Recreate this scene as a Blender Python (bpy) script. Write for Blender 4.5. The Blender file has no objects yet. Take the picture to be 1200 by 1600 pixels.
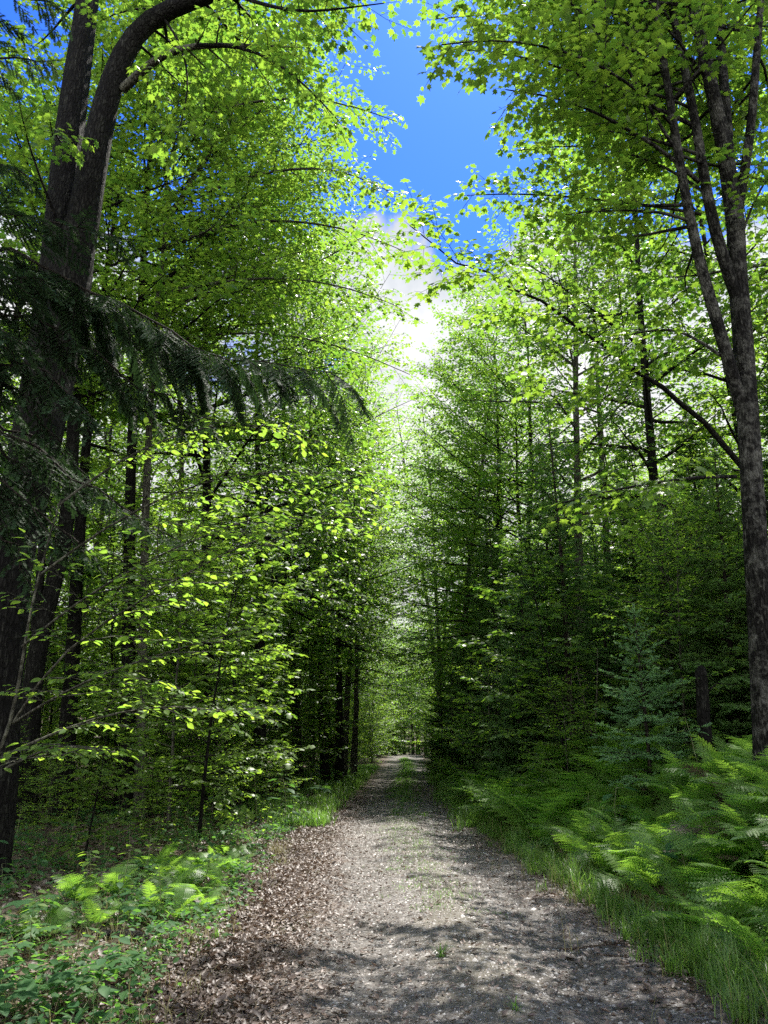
import bpy, math, random
import numpy as np

rng = np.random.default_rng(7)
random.seed(7)
scene = bpy.context.scene
col = scene.collection
UP = np.array([0.0, 0.0, 1.0])

# ------------------------------------------------------------------ camera
CAM_Z = 1.6
FOC = 1200.0                       # focal length in photo pixels (photo 1200 x 1600)
PITCH = math.atan(355.0 / FOC)
cp_, sp_ = math.cos(PITCH), math.sin(PITCH)


def P(u, v, y):
    """world point that lies y metres ahead of the camera, in the direction of photo pixel (u, v)"""
    a, b = (u - 600) / FOC, -(v - 800) / FOC
    d = np.array([a, cp_ - b * sp_, sp_ + b * cp_])
    return np.array([0, 0, CAM_Z]) + d * (y / d[1])


# ------------------------------------------------------------------ terrain
_RY = [0, 5, 9, 15, 22, 34, 47, 70, 95, 130, 400]
_RX = [.72, .70, .60, .42, .48, .9, 1.4, 1.75, 4.5, 14, 90]
_RW = [1.48, 1.46, 1.36, 1.40, 1.30, 1.4, 1.55, 1.5, 1.5, 1.5, 1.5]


def road_x(y):
    return np.interp(y, _RY, _RX)


def road_w(y):
    return np.interp(y, _RY, _RW)


def sstep(a, b, x):
    t = np.clip((x - a) / (b - a), 0, 1)
    return t * t * (3 - 2 * t)


def bumps(x, y):
    return (np.sin(x * 1.3 + 1.1 * np.sin(y * .7)) * np.cos(y * 1.1 + .8 * np.sin(x * .9)) * .5
            + .3 * np.sin(x * 3.1 + y * 2.3) * np.sin(y * 2.9 - x * 1.7 + 1) + .2 * np.sin(x * 6.3 - y * 5.1) * np.sin(x * 4.7 + y * 7.3))


def height(x, y):
    x = np.asarray(x, float); y = np.asarray(y, float)
    s = x - road_x(y); w = road_w(y)
    z = np.zeros(np.broadcast(x, y).shape)
    # ruts and crown of the road
    inr = 1 - sstep(w * .9, w * 1.25, np.abs(s))
    z = z + inr * (.035 * np.exp(-(s / .38) ** 2) - .03 * np.exp(-((np.abs(s) - .78) / .28) ** 2))
    z = z + (.012 + .05 * (1 - inr)) * bumps(x, y)
    # ditch and bank on the side of the ferns
    t = s - w
    z = z - .10 * np.exp(-((t - .75) / .35) ** 2)
    bank = np.interp(y, [0, 6, 10, 22, 40, 70], [.75, .92, 1.02, .75, .45, .25])
    z = z + bank * sstep(.75, 2.7, t) + .03 * np.clip(t - 2.5, 0, 12) + .10 * np.clip(t - 12, 0, 70)
    # the other side is nearly level and lifts slowly
    z = z + .10 * sstep(1.2, 4.0, -t - 2 * w) + .015 * np.clip(-t - 2 * w - 3, 0, 10) + .10 * np.clip(-t - 2 * w - 12, 0, 70)
    # low crest far along the road
    z = z + .22 * sstep(40, 68, y) - .9 * sstep(72, 110, y) + 1.4 * sstep(100, 170, y)
    return z


def hz(x, y):
    return float(height(x, y))


# ------------------------------------------------------------------ mesh helpers
def make_mesh(name, V, faces, mat, tone=None, smooth=False):
    V = np.ascontiguousarray(V, dtype=np.float32)
    me = bpy.data.meshes.new(name)
    me.vertices.add(len(V)); me.vertices.foreach_set('co', V.ravel())
    faces = [np.asarray(f, dtype=np.int32) for f in faces if len(f)]
    loops = np.concatenate([f.ravel() for f in faces]) if faces else np.zeros(0, np.int32)
    sizes = np.concatenate([np.full(len(f), f.shape[1], np.int32) for f in faces]) if faces else np.zeros(0, np.int32)
    starts = np.concatenate([[0], np.cumsum(sizes)[:-1]]).astype(np.int32)
    me.loops.add(len(loops)); me.loops.foreach_set('vertex_index', loops)
    me.polygons.add(len(sizes)); me.polygons.foreach_set('loop_start', starts)
    me.update(calc_edges=True)
    if smooth:
        me.polygons.foreach_set('use_smooth', np.ones(len(sizes), dtype=bool))
    if tone is not None:
        a = me.attributes.new('tone', 'FLOAT', 'POINT')
        a.data.foreach_set('value', np.ascontiguousarray(tone, dtype=np.float32))
    me.materials.append(mat)
    return me


def link(name, data, parent=None, loc=None):
    o = bpy.data.objects.new(name, data)
    col.objects.link(o)
    if parent is not None:
        o.parent = parent
    if loc is not None:
        o.location = [float(c) for c in loc]
    return o


def thing(o, label, cat, group=None):
    o['label'] = label; o['category'] = cat
    if group:
        o['group'] = group
    return o


def kind(o, k):
    o['kind'] = k
    return o


def empty(name, loc, label, cat, group=None):
    o = link(name, None, None, loc)
    o.empty_display_size = .2
    return thing(o, label, cat, group)


def dup(root, loc, rotz, scale, label=None, group=None, tilt=(0, 0)):
    r = root.copy(); col.objects.link(r)
    r.location = [float(c) for c in loc]
    r.rotation_euler = (tilt[0], tilt[1], rotz)
    r.scale = (scale, scale, scale) if np.isscalar(scale) else scale
    if label:
        r['label'] = label
    if group:
        r['group'] = group
    for ch in list(root.children):
        c = ch.copy(); col.objects.link(c); c.parent = r
        for g in ch.children:
            d = g.copy(); col.objects.link(d); d.parent = c
    return r


def unit(v):
    v = np.asarray(v, float)
    return v / (np.linalg.norm(v, axis=-1, keepdims=True) + 1e-9)


class Geo:
    def __init__(self):
        self.V = []; self.T = []; self.Q = []; self.tone = []; self.n = 0

    def add(self, V, T=None, Q=None, tone=None):
        self.V.append(V)
        if T is not None and len(T):
            self.T.append(np.asarray(T) + self.n)
        if Q is not None and len(Q):
            self.Q.append(np.asarray(Q) + self.n)
        self.tone.append(np.full(len(V), .5) if tone is None else tone)
        self.n += len(V)

    def tube(self, pts, rad, k=6, rough=0.0, seed=0):
        pts = np.asarray(pts, float); n = len(pts)
        rad = np.broadcast_to(np.asarray(rad, float), (n,))
        tan = np.gradient(pts, axis=0); tan = unit(tan)
        ref = np.array([1.0, 0, 0]) if abs(tan[0][0]) < .8 else np.array([0, 1.0, 0])
        u = unit(np.cross(tan[0], ref)); rows = []
        ang = np.arange(k) * 2 * math.pi / k
        r_ = np.random.default_rng(seed)
        ph = r_.uniform(0, 6.28, 8)
        for i in range(n):
            u = unit(u - tan[i] * np.dot(u, tan[i])); v = np.cross(tan[i], u)
            rr = np.full(k, rad[i])
            if rough:
                h = i * .33
                rr = rr * (1 + rough * (np.sin(3 * ang + ph[0] + .25 * h) * .5 + .5 * np.sin(7 * ang + ph[1] + .6 * np.sin(h * .7 + ph[2]))
                                        + .45 * np.sin(5 * ang + h * .8 + ph[3]) + r_.normal(0, .35, k)))
            rows.append(pts[i] + np.cos(ang)[:, None] * u * rr[:, None] + np.sin(ang)[:, None] * v * rr[:, None])
        V = np.concatenate(rows + [pts[-1:] + tan[-1] * rad[-1] * .6])
        i = np.arange(n - 1)[:, None] * k; j = np.arange(k)[None, :]; j2 = (j + 1) % k
        Q = np.stack([i + j, i + j2, i + k + j2, i + k + j], -1).reshape(-1, 4)
        tip = np.stack([(n - 1) * k + np.arange(k), (n - 1) * k + (np.arange(k) + 1) % k, np.full(k, n * k)], -1)
        self.add(V, T=tip, Q=Q)

    def prisms(self, A, B, r0, r1):
        """many straight three-sided twigs at once"""
        A = np.asarray(A); B = np.asarray(B); n = len(A)
        if not n:
            return
        t = unit(B - A); ref = np.where(np.abs(t[:, 2:3]) < .9, UP, np.array([1.0, 0, 0]))
        u = unit(np.cross(t, ref)); v = np.cross(t, u)
        V = np.zeros((n, 6, 3))
        for k in range(3):
            a = k * 2.0944
            o = math.cos(a) * u + math.sin(a) * v
            V[:, k] = A + o * r0; V[:, 3 + k] = B + o * r1
        base = (np.arange(n) * 6)[:, None, None]
        Q = base + np.array([[0, 1, 4, 3], [1, 2, 5, 4], [2, 0, 3, 5]])[None]
        self.add(V.reshape(-1, 3), Q=Q.reshape(-1, 4))

    def stamp(self, tpl, pos, dirs, nrm, size, tone=None):
        """copies of a flat template (verts, tris) laid along dirs with normals nrm"""
        tv, tt = tpl
        n = len(pos)
        if not n:
            return
        X = unit(dirs); Z = unit(nrm - (nrm * X).sum(1, keepdims=True) * X); Y = np.cross(Z, X)
        s = np.broadcast_to(np.asarray(size, float), (n,))[:, None, None]
        V = pos[:, None, :] + s * (tv[None, :, 0:1] * X[:, None] + tv[None, :, 1:2] * Y[:, None] + tv[None, :, 2:3] * Z[:, None])
        T = (np.arange(n) * len(tv))[:, None, None] + tt[None]
        tn = rng.uniform(0, 1, n) if tone is None else tone
        self.add(V.reshape(-1, 3), T=T.reshape(-1, 3), tone=np.repeat(tn, len(tv)))

    def mesh(self, name, mat, smooth=False, tone=False):
        if not self.V:
            return make_mesh(name, np.zeros((0, 3)), [], mat)
        return make_mesh(name, np.concatenate(self.V),
                         [np.concatenate(self.T) if self.T else np.zeros((0, 3), int), np.concatenate(self.Q) if self.Q else np.zeros((0, 4), int)],
                         mat, np.concatenate(self.tone) if tone else None, smooth)


def fan(outline, centre):
    V = np.array([centre] + outline, float); n = len(outline)
    T = np.array([[0, 1 + i, 1 + (i + 1) % n] for i in range(n)])
    return V, T


def mirrored(half):
    """half outline from base to tip (x along, y across, z) -> closed outline"""
    full = list(half) + [(x, -y, z) for x, y, z in reversed(half[1:-1])]
    return full


MAPLE = fan(mirrored([(0, 0, 0), (-.10, .26, -.05), (.10, .24, -.02), (.16, .56, -.10), (.36, .36, -.03), (.62, .47, -.12), (.60, .17, -.04), (1.0, 0, -.16)]), (.26, 0, .03))
MAPLE_MID = fan(mirrored([(0, 0, 0), (.10, .50, -.08), (.36, .22, -.02), (.62, .42, -.10), (1.0, 0, -.14)]), (.3, 0, .03))
OVATE = fan(mirrored([(0, 0, 0), (.14, .17, .02), (.42, .29, .02), (.72, .20, -.03), (1.0, 0, -.12)]), (.45, 0, -.03))
RHOMB = (np.array([(0, 0, 0), (.45, .27, .03), (1, 0, -.08), (.45, -.27, .03)], float), np.array([[0, 1, 2], [0, 2, 3]]))
RHOMB = (RHOMB[0][:, :], np.array([[0, 2, 1], [0, 3, 2]]))
NEEDLE = (np.array([(0, .12, 0), (1, .02, 0), (0, -.12, 0)], float), np.array([[0, 2, 1]]))
NEEDLE_WIDE = (np.array([(0, .15, 0), (1, .05, 0), (0, -.15, 0)], float), np.array([[0, 2, 1]]))

# ------------------------------------------------------------------ materials


def new_mat(name):
    m = bpy.data.materials.new(name); m.use_nodes = True
    nt = m.node_tree; nt.nodes.clear()
    out = nt.nodes.new('ShaderNodeOutputMaterial')
    return m, nt, out


def ramp(nt, stops, fac):
    n = nt.nodes.new('ShaderNodeValToRGB'); e = n.color_ramp.elements
    while len(e) > 1:
        e.remove(e[-1])
    e[0].position = stops[0][0]; e[0].color = (*stops[0][1], 1)
    for p, c in stops[1:]:
        k = e.new(p); k.color = (*c, 1)
    nt.links.new(fac, n.inputs[0])
    return n.outputs[0]


def noise(nt, vec, scale, detail=5, rough=.55, dist=0):
    n = nt.nodes.new('ShaderNodeTexNoise')
    n.inputs['Scale'].default_value = scale; n.inputs['Detail'].default_value = detail
    n.inputs['Roughness'].default_value = rough; n.inputs['Distortion'].default_value = dist
    if vec is not None:
        nt.links.new(vec, n.inputs['Vector'])
    return n.outputs['Fac']


def math_node(nt, op, a, b=None, clamp=False):
    n = nt.nodes.new('ShaderNodeMath'); n.operation = op; n.use_clamp = clamp
    for i, x in enumerate((a, b)):
        if x is None:
            continue
        if isinstance(x, (int, float)):
            n.inputs[i].default_value = x
        else:
            nt.links.new(x, n.inputs[i])
    return n.outputs[0]


def mixc(nt, fac, a, b, blend='MIX'):
    n = nt.nodes.new('ShaderNodeMix'); n.data_type = 'RGBA'; n.blend_type = blend
    for s, x in ((0, fac), (6, a), (7, b)):
        if isinstance(x, (int, float)):
            n.inputs[s].default_value = x
        elif isinstance(x, tuple):
            n.inputs[s].default_value = (*x, 1)
        else:
            nt.links.new(x, n.inputs[s])
    return n.outputs[2]


def coords(nt, kind_='Object', scale=(1, 1, 1)):
    t = nt.nodes.new('ShaderNodeTexCoord'); m = nt.nodes.new('ShaderNodeMapping')
    m.inputs['Scale'].default_value = scale
    nt.links.new(t.outputs[kind_], m.inputs['Vector'])
    return m.outputs[0]


def bump(nt, h, strength, dist):
    b = nt.nodes.new('ShaderNodeBump'); b.inputs['Strength'].default_value = strength; b.inputs['Distance'].default_value = dist
    nt.links.new(h, b.inputs['Height'])
    return b.outputs[0]


def leaf_mat(name, lo, hi, t_lo, t_hi, trans=.5, gloss=.4, rough=.42):
    """thin leaf: reflects lo..hi, lets t_lo..t_hi through; tone differs from leaf to leaf and plant to plant"""
    m, nt, out = new_mat(name)
    at = nt.nodes.new('ShaderNodeAttribute'); at.attribute_name = 'tone'
    oi = nt.nodes.new('ShaderNodeObjectInfo')
    f = math_node(nt, 'ADD', math_node(nt, 'MULTIPLY', at.outputs['Fac'], .7), math_node(nt, 'MULTIPLY', oi.outputs['Random'], .3))
    c = ramp(nt, [(0, lo), (1, hi)], f); t = ramp(nt, [(0, t_lo), (1, t_hi)], f)
    pb = nt.nodes.new('ShaderNodeBsdfPrincipled'); pb.inputs['Roughness'].default_value = rough
    pb.inputs['Specular IOR Level'].default_value = gloss
    nt.links.new(c, pb.inputs['Base Color'])
    tb = nt.nodes.new('ShaderNodeBsdfTranslucent'); nt.links.new(t, tb.inputs['Color'])
    mx = nt.nodes.new('ShaderNodeMixShader'); mx.inputs[0].default_value = trans
    nt.links.new(pb.outputs[0], mx.inputs[1]); nt.links.new(tb.outputs[0], mx.inputs[2])
    nt.links.new(mx.outputs[0], out.inputs[0])
    return m


M = {}
M['maple_leaf'] = leaf_mat('maple_leaf', (.050, .100, .024), (.108, .168, .036), (.130, .305, .030), (.305, .46, .038), .54)
M['canopy_leaf'] = leaf_mat('canopy_leaf', (.052, .104, .026), (.108, .170, .036), (.132, .315, .032), (.315, .47, .040), .54)
M['beech_leaf'] = leaf_mat('beech_leaf', (.056, .115, .030), (.108, .178, .040), (.21, .43, .045), (.42, .60, .052), .56, .15, .5)
M['aspen_leaf'] = leaf_mat('aspen_leaf', (.070, .130, .060), (.110, .175, .075), (.26, .50, .11), (.42, .66, .13), .52, .5, .4)
M['fir_needle'] = leaf_mat('fir_needle', (.048, .102, .036), (.088, .150, .048), (.15, .33, .06), (.23, .42, .06), .36, .2, .5)
M['fir_fresh'] = leaf_mat('fir_fresh', (.090, .185, .095), (.140, .245, .115), (.24, .50, .17), (.34, .60, .17), .42, .2, .5)
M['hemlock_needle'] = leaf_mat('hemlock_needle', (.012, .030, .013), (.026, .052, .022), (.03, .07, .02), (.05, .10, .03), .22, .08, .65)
M['fern_leaf'] = leaf_mat('fern_leaf', (.075, .155, .040), (.130, .220, .052), (.22, .49, .055), (.40, .64, .06), .52, .35, .45)
M['grass_blade'] = leaf_mat('grass_blade', (.052, .115, .026), (.105, .175, .040), (.14, .34, .04), (.25, .43, .05), .45, .4, .4)
M['herb_leaf'] = leaf_mat('herb_leaf', (.030, .085, .034), (.060, .130, .040), (.11, .29, .045), (.20, .42, .045), .44, .15, .55)
M['dry_leaf'] = leaf_mat('dry_leaf', (.032, .022, .017), (.165, .124, .104), (.08, .045, .025), (.26, .17, .11), .12, .35, .5)
M['dry_grass'] = leaf_mat('dry_grass', (.10, .12, .04), (.26, .22, .11), (.2, .22, .06), (.35, .30, .14), .35, .3, .5)


def bark_mat(name, dark, mid, pale, lichen=.35, sc=1.0):
    m, nt, out = new_mat(name)
    v = coords(nt, 'Object', (9 * sc, 9 * sc, 1.8 * sc))
    v2 = coords(nt, 'Object', (1, 1, 1))
    n1 = noise(nt, v, 2.2, 8, .65, .6); n2 = noise(nt, v2, 4.5 * sc, 6, .6); n3 = noise(nt, v2, 17 * sc, 4, .6)
    c = ramp(nt, [(.30, dark), (.52, mid), (.78, tuple(.5 * (a + b) for a, b in zip(mid, pale)))], n1)
    vk = nt.nodes.new('ShaderNodeTexVoronoi'); vk.feature = 'DISTANCE_TO_EDGE'; vk.inputs['Scale'].default_value = 1.0
    wv_ = nt.nodes.new('ShaderNodeVectorMath'); wv_.operation = 'ADD'
    nzc = nt.nodes.new('ShaderNodeTexNoise'); nzc.inputs['Scale'].default_value = 7 * sc; nzc.inputs['Detail'].default_value = 4
    nt.links.new(coords(nt, 'Object', (26 * sc, 26 * sc, 6.5 * sc)), wv_.inputs[0]); nt.links.new(nzc.outputs['Color'], wv_.inputs[1]); nt.links.new(v2, nzc.inputs['Vector']); nt.links.new(wv_.outputs[0], vk.inputs['Vector'])
    crack = ramp(nt, [(.02, (0, 0, 0)), (.22, (1, 1, 1))], vk.outputs['Distance'])
    c = mixc(nt, math_node(nt, 'MULTIPLY', math_node(nt, 'SUBTRACT', 1.0, crack), .75), c, tuple(.5 * q for q in dark))
    lm = ramp(nt, [(.62 - .25 * lichen, (0, 0, 0)), (.70, (1, 1, 1))], math_node(nt, 'ADD', math_node(nt, 'MULTIPLY', n2, .65), math_node(nt, 'MULTIPLY', n3, .38)))
    c = mixc(nt, math_node(nt, 'MULTIPLY', lm, lichen), c, pale)
    pb = nt.nodes.new('ShaderNodeBsdfPrincipled'); pb.inputs['Roughness'].default_value = .85
    pb.inputs['Specular IOR Level'].default_value = .1
    nt.links.new(c, pb.inputs['Base Color'])
    hgt = math_node(nt, 'ADD', math_node(nt, 'ADD', math_node(nt, 'MULTIPLY', n1, .5), math_node(nt, 'MULTIPLY', crack, .6)), math_node(nt, 'MULTIPLY', n3, .35))
    nt.links.new(bump(nt, hgt, .9, .035), pb.inputs['Normal'])
    nt.links.new(pb.outputs[0], out.inputs[0])
    return m


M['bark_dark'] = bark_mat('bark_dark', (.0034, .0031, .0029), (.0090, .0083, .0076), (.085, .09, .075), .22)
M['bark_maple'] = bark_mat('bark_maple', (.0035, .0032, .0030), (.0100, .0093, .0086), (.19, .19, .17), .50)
M['bark_grey'] = bark_mat('bark_grey', (.026, .025, .020), (.074, .071, .056), (.21, .22, .17), .45)
M['bark_fir'] = bark_mat('bark_fir', (.010, .008, .0065), (.032, .026, .021), (.11, .105, .09), .3, 1.6)
M['bark_pale'] = bark_mat('bark_pale', (.05, .045, .038), (.12, .11, .09), (.22, .21, .18), .5, 1.4)
M['twig'] = bark_mat('twig', (.05, .038, .030), (.13, .10, .08), (.28, .24, .2), .3, 3)


def green_stem():
    m, nt, out = new_mat('green_stem')
    pb = nt.nodes.new('ShaderNodeBsdfPrincipled'); pb.inputs['Roughness'].default_value = .5
    c = ramp(nt, [(.3, (.07, .10, .03)), (.7, (.12, .12, .05))], noise(nt, coords(nt), 9))
    nt.links.new(c, pb.inputs['Base Color']); nt.links.new(pb.outputs[0], out.inputs[0])
    return m


M['green_stem'] = green_stem()


def voronoi(nt, vec, scale, feature='F1'):
    n = nt.nodes.new('ShaderNodeTexVoronoi'); n.feature = feature; n.inputs['Scale'].default_value = scale
    nt.links.new(vec, n.inputs['Vector'])
    return n


def ground_mat():
    m, nt, out = new_mat('forest_floor')
    v = coords(nt)
    vo = voronoi(nt, v, 19); vo2 = voronoi(nt, v, 33)
    sep = nt.nodes.new('ShaderNodeSeparateColor'); nt.links.new(vo.outputs['Color'], sep.inputs[0])
    n1 = noise(nt, v, .9, 6); n2 = noise(nt, v, 14, 6, .65)
    c = ramp(nt, [(0, (.045, .032, .024)), (.45, (.105, .078, .058)), (.8, (.17, .125, .095)), (1, (.27, .21, .17))], sep.outputs[0])
    soil = ramp(nt, [(.3, (.030, .022, .016)), (.7, (.085, .066, .046))], n2)
    c = mixc(nt, ramp(nt, [(.38, (0, 0, 0)), (.6, (1, 1, 1))], n2), c, soil)
    moss = ramp(nt, [(.52, (0, 0, 0)), (.66, (.8, .8, .8))], n1)
    c = mixc(nt, math_node(nt, 'MULTIPLY', moss, .5), c, (.035, .060, .018))
    pb = nt.nodes.new('ShaderNodeBsdfPrincipled'); pb.inputs['Roughness'].default_value = .85
    pb.inputs['Specular IOR Level'].default_value = .2
    nt.links.new(c, pb.inputs['Base Color'])
    h = math_node(nt, 'ADD', math_node(nt, 'MULTIPLY', vo.outputs['Distance'], -.8), math_node(nt, 'ADD', n2, math_node(nt, 'MULTIPLY', vo2.outputs['Distance'], -.4)))
    nt.links.new(bump(nt, h, .8, .03), pb.inputs['Normal'])
    nt.links.new(pb.outputs[0], out.inputs[0])
    return m


def road_mat():
    m, nt, out = new_mat('road_gravel')
    v = coords(nt)
    vo = voronoi(nt, v, 44); vs = voronoi(nt, v, 95)
    sep = nt.nodes.new('ShaderNodeSeparateColor'); nt.links.new(vo.outputs['Color'], sep.inputs[0])
    sep2 = nt.nodes.new('ShaderNodeSeparateColor'); nt.links.new(vs.outputs['Color'], sep2.inputs[0])
    n1 = noise(nt, v, 1.6, 6); n2 = noise(nt, v, 9, 6, .65)
    c = ramp(nt, [(0, (.042, .037, .034)), (.5, (.118, .110, .104)), (.85, (.205, .196, .188)), (1, (.33, .32, .31))], sep.outputs[0])
    fine = ramp(nt, [(0, (.034, .030, .027)), (1, (.155, .143, .133))], sep2.outputs[1])
    c = mixc(nt, ramp(nt, [(.42, (0, 0, 0)), (.58, (1, 1, 1))], n2), c, fine)
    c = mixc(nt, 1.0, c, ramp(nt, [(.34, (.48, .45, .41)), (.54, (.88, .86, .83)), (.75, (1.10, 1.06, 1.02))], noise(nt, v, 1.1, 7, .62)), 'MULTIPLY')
    at = nt.nodes.new('ShaderNodeAttribute'); at.attribute_name = 'tone'      # 0 mid strip, 1 road edge
    e = math_node(nt, 'ADD', at.outputs['Fac'], math_node(nt, 'MULTIPLY', math_node(nt, 'SUBTRACT', n1, .5), 1.1))
    edge = ramp(nt, [(.70, (0, 0, 0)), (1.0, (1, 1, 1))], e)
    mid = ramp(nt, [(.05, (1, 1, 1)), (.32, (0, 0, 0))], e)
    c = mixc(nt, math_node(nt, 'MULTIPLY', edge, .75), c, mixc(nt, n2, (.050, .036, .027), (.15, .11, .085)))
    c = mixc(nt, math_node(nt, 'MULTIPLY', mid, .5), c, mixc(nt, n2, (.060, .056, .034), (.13, .115, .085)))
    pb = nt.nodes.new('ShaderNodeBsdfPrincipled'); pb.inputs['Roughness'].default_value = .8
    pb.inputs['Specular IOR Level'].default_value = .3
    nt.links.new(c, pb.inputs['Base Color'])
    h = math_node(nt, 'ADD', math_node(nt, 'MULTIPLY', vo.outputs['Distance'], -1), math_node(nt, 'ADD', math_node(nt, 'MULTIPLY', vs.outputs['Distance'], -.5), math_node(nt, 'MULTIPLY', n2, .5)))
    nt.links.new(bump(nt, h, .9, .014), pb.inputs['Normal'])
    nt.links.new(pb.outputs[0], out.inputs[0])
    return m


def stone_mat():
    m, nt, out = new_mat('gravel_stone')
    at = nt.nodes.new('ShaderNodeAttribute'); at.attribute_name = 'tone'
    c = ramp(nt, [(0, (.04, .036, .033)), (.5, (.125, .117, .111)), (.9, (.26, .248, .238)), (1, (.40, .385, .37))], at.outputs['Fac'])
    pb = nt.nodes.new('ShaderNodeBsdfPrincipled'); pb.inputs['Roughness'].default_value = .7
    nt.links.new(c, pb.inputs['Base Color']); nt.links.new(pb.outputs[0], out.inputs[0])
    return m


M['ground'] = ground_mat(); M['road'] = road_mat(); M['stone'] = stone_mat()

# ------------------------------------------------------------------ ground and road
gx = np.concatenate([-np.geomspace(9, 260, 60)[::-1], np.linspace(-8.8, 9, 190), np.geomspace(9.3, 260, 60)])
gy = np.concatenate([np.linspace(-60, 2.5, 40), np.linspace(2.7, 32, 240), np.geomspace(32.5, 420, 130)])
GX, GY = np.meshgrid(gx, gy)
GZ = height(GX, GY)
nx, ny = len(gx), len(gy)
ii = (np.arange(ny - 1)[:, None] * nx + np.arange(nx - 1)[None, :]).ravel()
quads = np.stack([ii, ii + 1, ii + nx + 1, ii + nx], -1)
kind(link('ground', make_mesh('ground', np.stack([GX.ravel(), GY.ravel(), GZ.ravel()], -1), [quads], M['ground'], smooth=True)), 'structure')

ry = np.concatenate([np.linspace(-30, 3.5, 40), np.linspace(3.6, 40, 300), np.geomspace(40.3, 160, 150)])
rs = np.linspace(-1, 1, 41)
RS, RY = np.meshgrid(rs, ry)
edge_l = 1 + .07 * np.sin(ry * 2.1) + .05 * np.sin(ry * 5.3 + 1) + .03 * np.sin(ry * 13)
edge_r = 1 + .05 * np.sin(ry * 1.7 + 2) + .05 * np.sin(ry * 6.1) + .03 * np.sin(ry * 15 + 1)
RX = road_x(RY) + RS * road_w(RY) * np.where(RS < 0, edge_l[:, None], edge_r[:, None])
RZ = height(RX, RY) + .008 - .006 * np.abs(RS) ** 6
n2_ = len(rs)
ii = (np.arange(len(ry) - 1)[:, None] * n2_ + np.arange(n2_ - 1)[None, :]).ravel()
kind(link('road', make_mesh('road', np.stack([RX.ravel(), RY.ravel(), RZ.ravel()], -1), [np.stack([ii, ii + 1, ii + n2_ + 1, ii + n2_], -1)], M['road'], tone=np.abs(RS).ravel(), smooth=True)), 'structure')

# loose stones on the road surface
oct_v = np.array([(1, 0, 0), (0, 1, 0), (-1, 0, 0), (0, -1, 0), (0, 0, .7), (0, 0, -.5)], float)
oct_t = np.array([[0, 1, 4], [1, 2, 4], [2, 3, 4], [3, 0, 4]])
g = Geo()
N = 62000
yy = 3.6 + 18 * rng.uniform(0, 1, N) ** 1.9
ss = np.clip(rng.normal(0, .55, N), -1.08, 1.08)
ss = np.where(rng.uniform(0, 1, N) < .5, rng.uniform(-1.05, 1.05, N), ss)
xx = road_x(yy) + ss * road_w(yy)
sz = np.clip(rng.lognormal(math.log(.0062), .55, N), .0028, .036) * (.75 + .04 * yy)
base = np.stack([xx, yy, height(xx, yy) + .007], -1)
an = rng.uniform(0, 6.28, N); wv = rng.uniform(.6, 1.3, (N, 6, 1))
ca, sa = np.cos(an)[:, None], np.sin(an)[:, None]
ov = oct_v[None] * wv * np.array([1, .75, .75])[None, None]
R = np.stack([ov[..., 0] * ca - ov[..., 1] * sa, ov[..., 0] * sa + ov[..., 1] * ca, ov[..., 2]], -1) * sz[:, None, None]
T = (np.arange(N) * 6)[:, None, None] + oct_t[None]
g.add((base[:, None] + R).reshape(-1, 3), T=T.reshape(-1, 3), tone=np.repeat(rng.uniform(0, 1, N) ** 1.3, 6))
kind(link('gravel', g.mesh('gravel', M['stone'], tone=True)), 'stuff')

# ------------------------------------------------------------------ leaf litter
DRY = (np.array([(0, 0, .0), (.3, .24, .12), (.7, .2, .10), (1, 0, .16), (.7, -.2, .05), (.3, -.26, .14), (.5, 0, -.03)], float),
       np.array([[6, 0, 5], [6, 5, 4], [6, 4, 3], [6, 3, 2], [6, 2, 1], [6, 1, 0]]))


def litter(name, n, fx, fy, size):
    g = Geo()
    y = fy(n); x = fx(y, n)
    nr = unit(np.stack([rng.normal(0, .33, n), rng.normal(0, .33, n), np.ones(n)], -1))
    a = rng.uniform(0, 6.28, n)
    d = np.stack([np.cos(a), np.sin(a), rng.normal(.1, .25, n)], -1)
    pos = np.stack([x, y, height(x, y) + .012 + rng.uniform(0, .015, n)], -1)
    g.stamp(DRY, pos, d, nr, size * np.clip(rng.lognormal(-.25, .42, n), .3, 2.0), rng.beta(1.3, 1.9, n))
    return kind(link(name, g.mesh(name, M['dry_leaf'], tone=True)), 'stuff')


# the brown shoulder on the side away from the ferns, thinning on to the gravel
litter('leaf_litter', 56000, lambda y, n: road_x(y) - road_w(y) - rng.normal(.50, .42, n), lambda n: 3.8 + 20 * rng.uniform(0, 1, n) ** 1.5, .040)
litter('woodland_litter', 22000, lambda y, n: road_x(y) - road_w(y) - 1.0 - rng.uniform(0, 1, n) ** 1.2 * 8, lambda n: 4 + 22 * rng.uniform(0, 1, n) ** 1.2, .085)
litter('verge_litter', 9000, lambda y, n: road_x(y) + road_w(y) + rng.normal(.55, .55, n), lambda n: 4 + 18 * rng.uniform(0, 1, n) ** 1.4, .055)
litter('road_litter', 13000, lambda y, n: road_x(y) + road_w(y) * rng.uniform(-1, 1, n), lambda n: 4 + 24 * rng.uniform(0, 1, n) ** 1.5, .034)

# ------------------------------------------------------------------ grass


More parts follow.
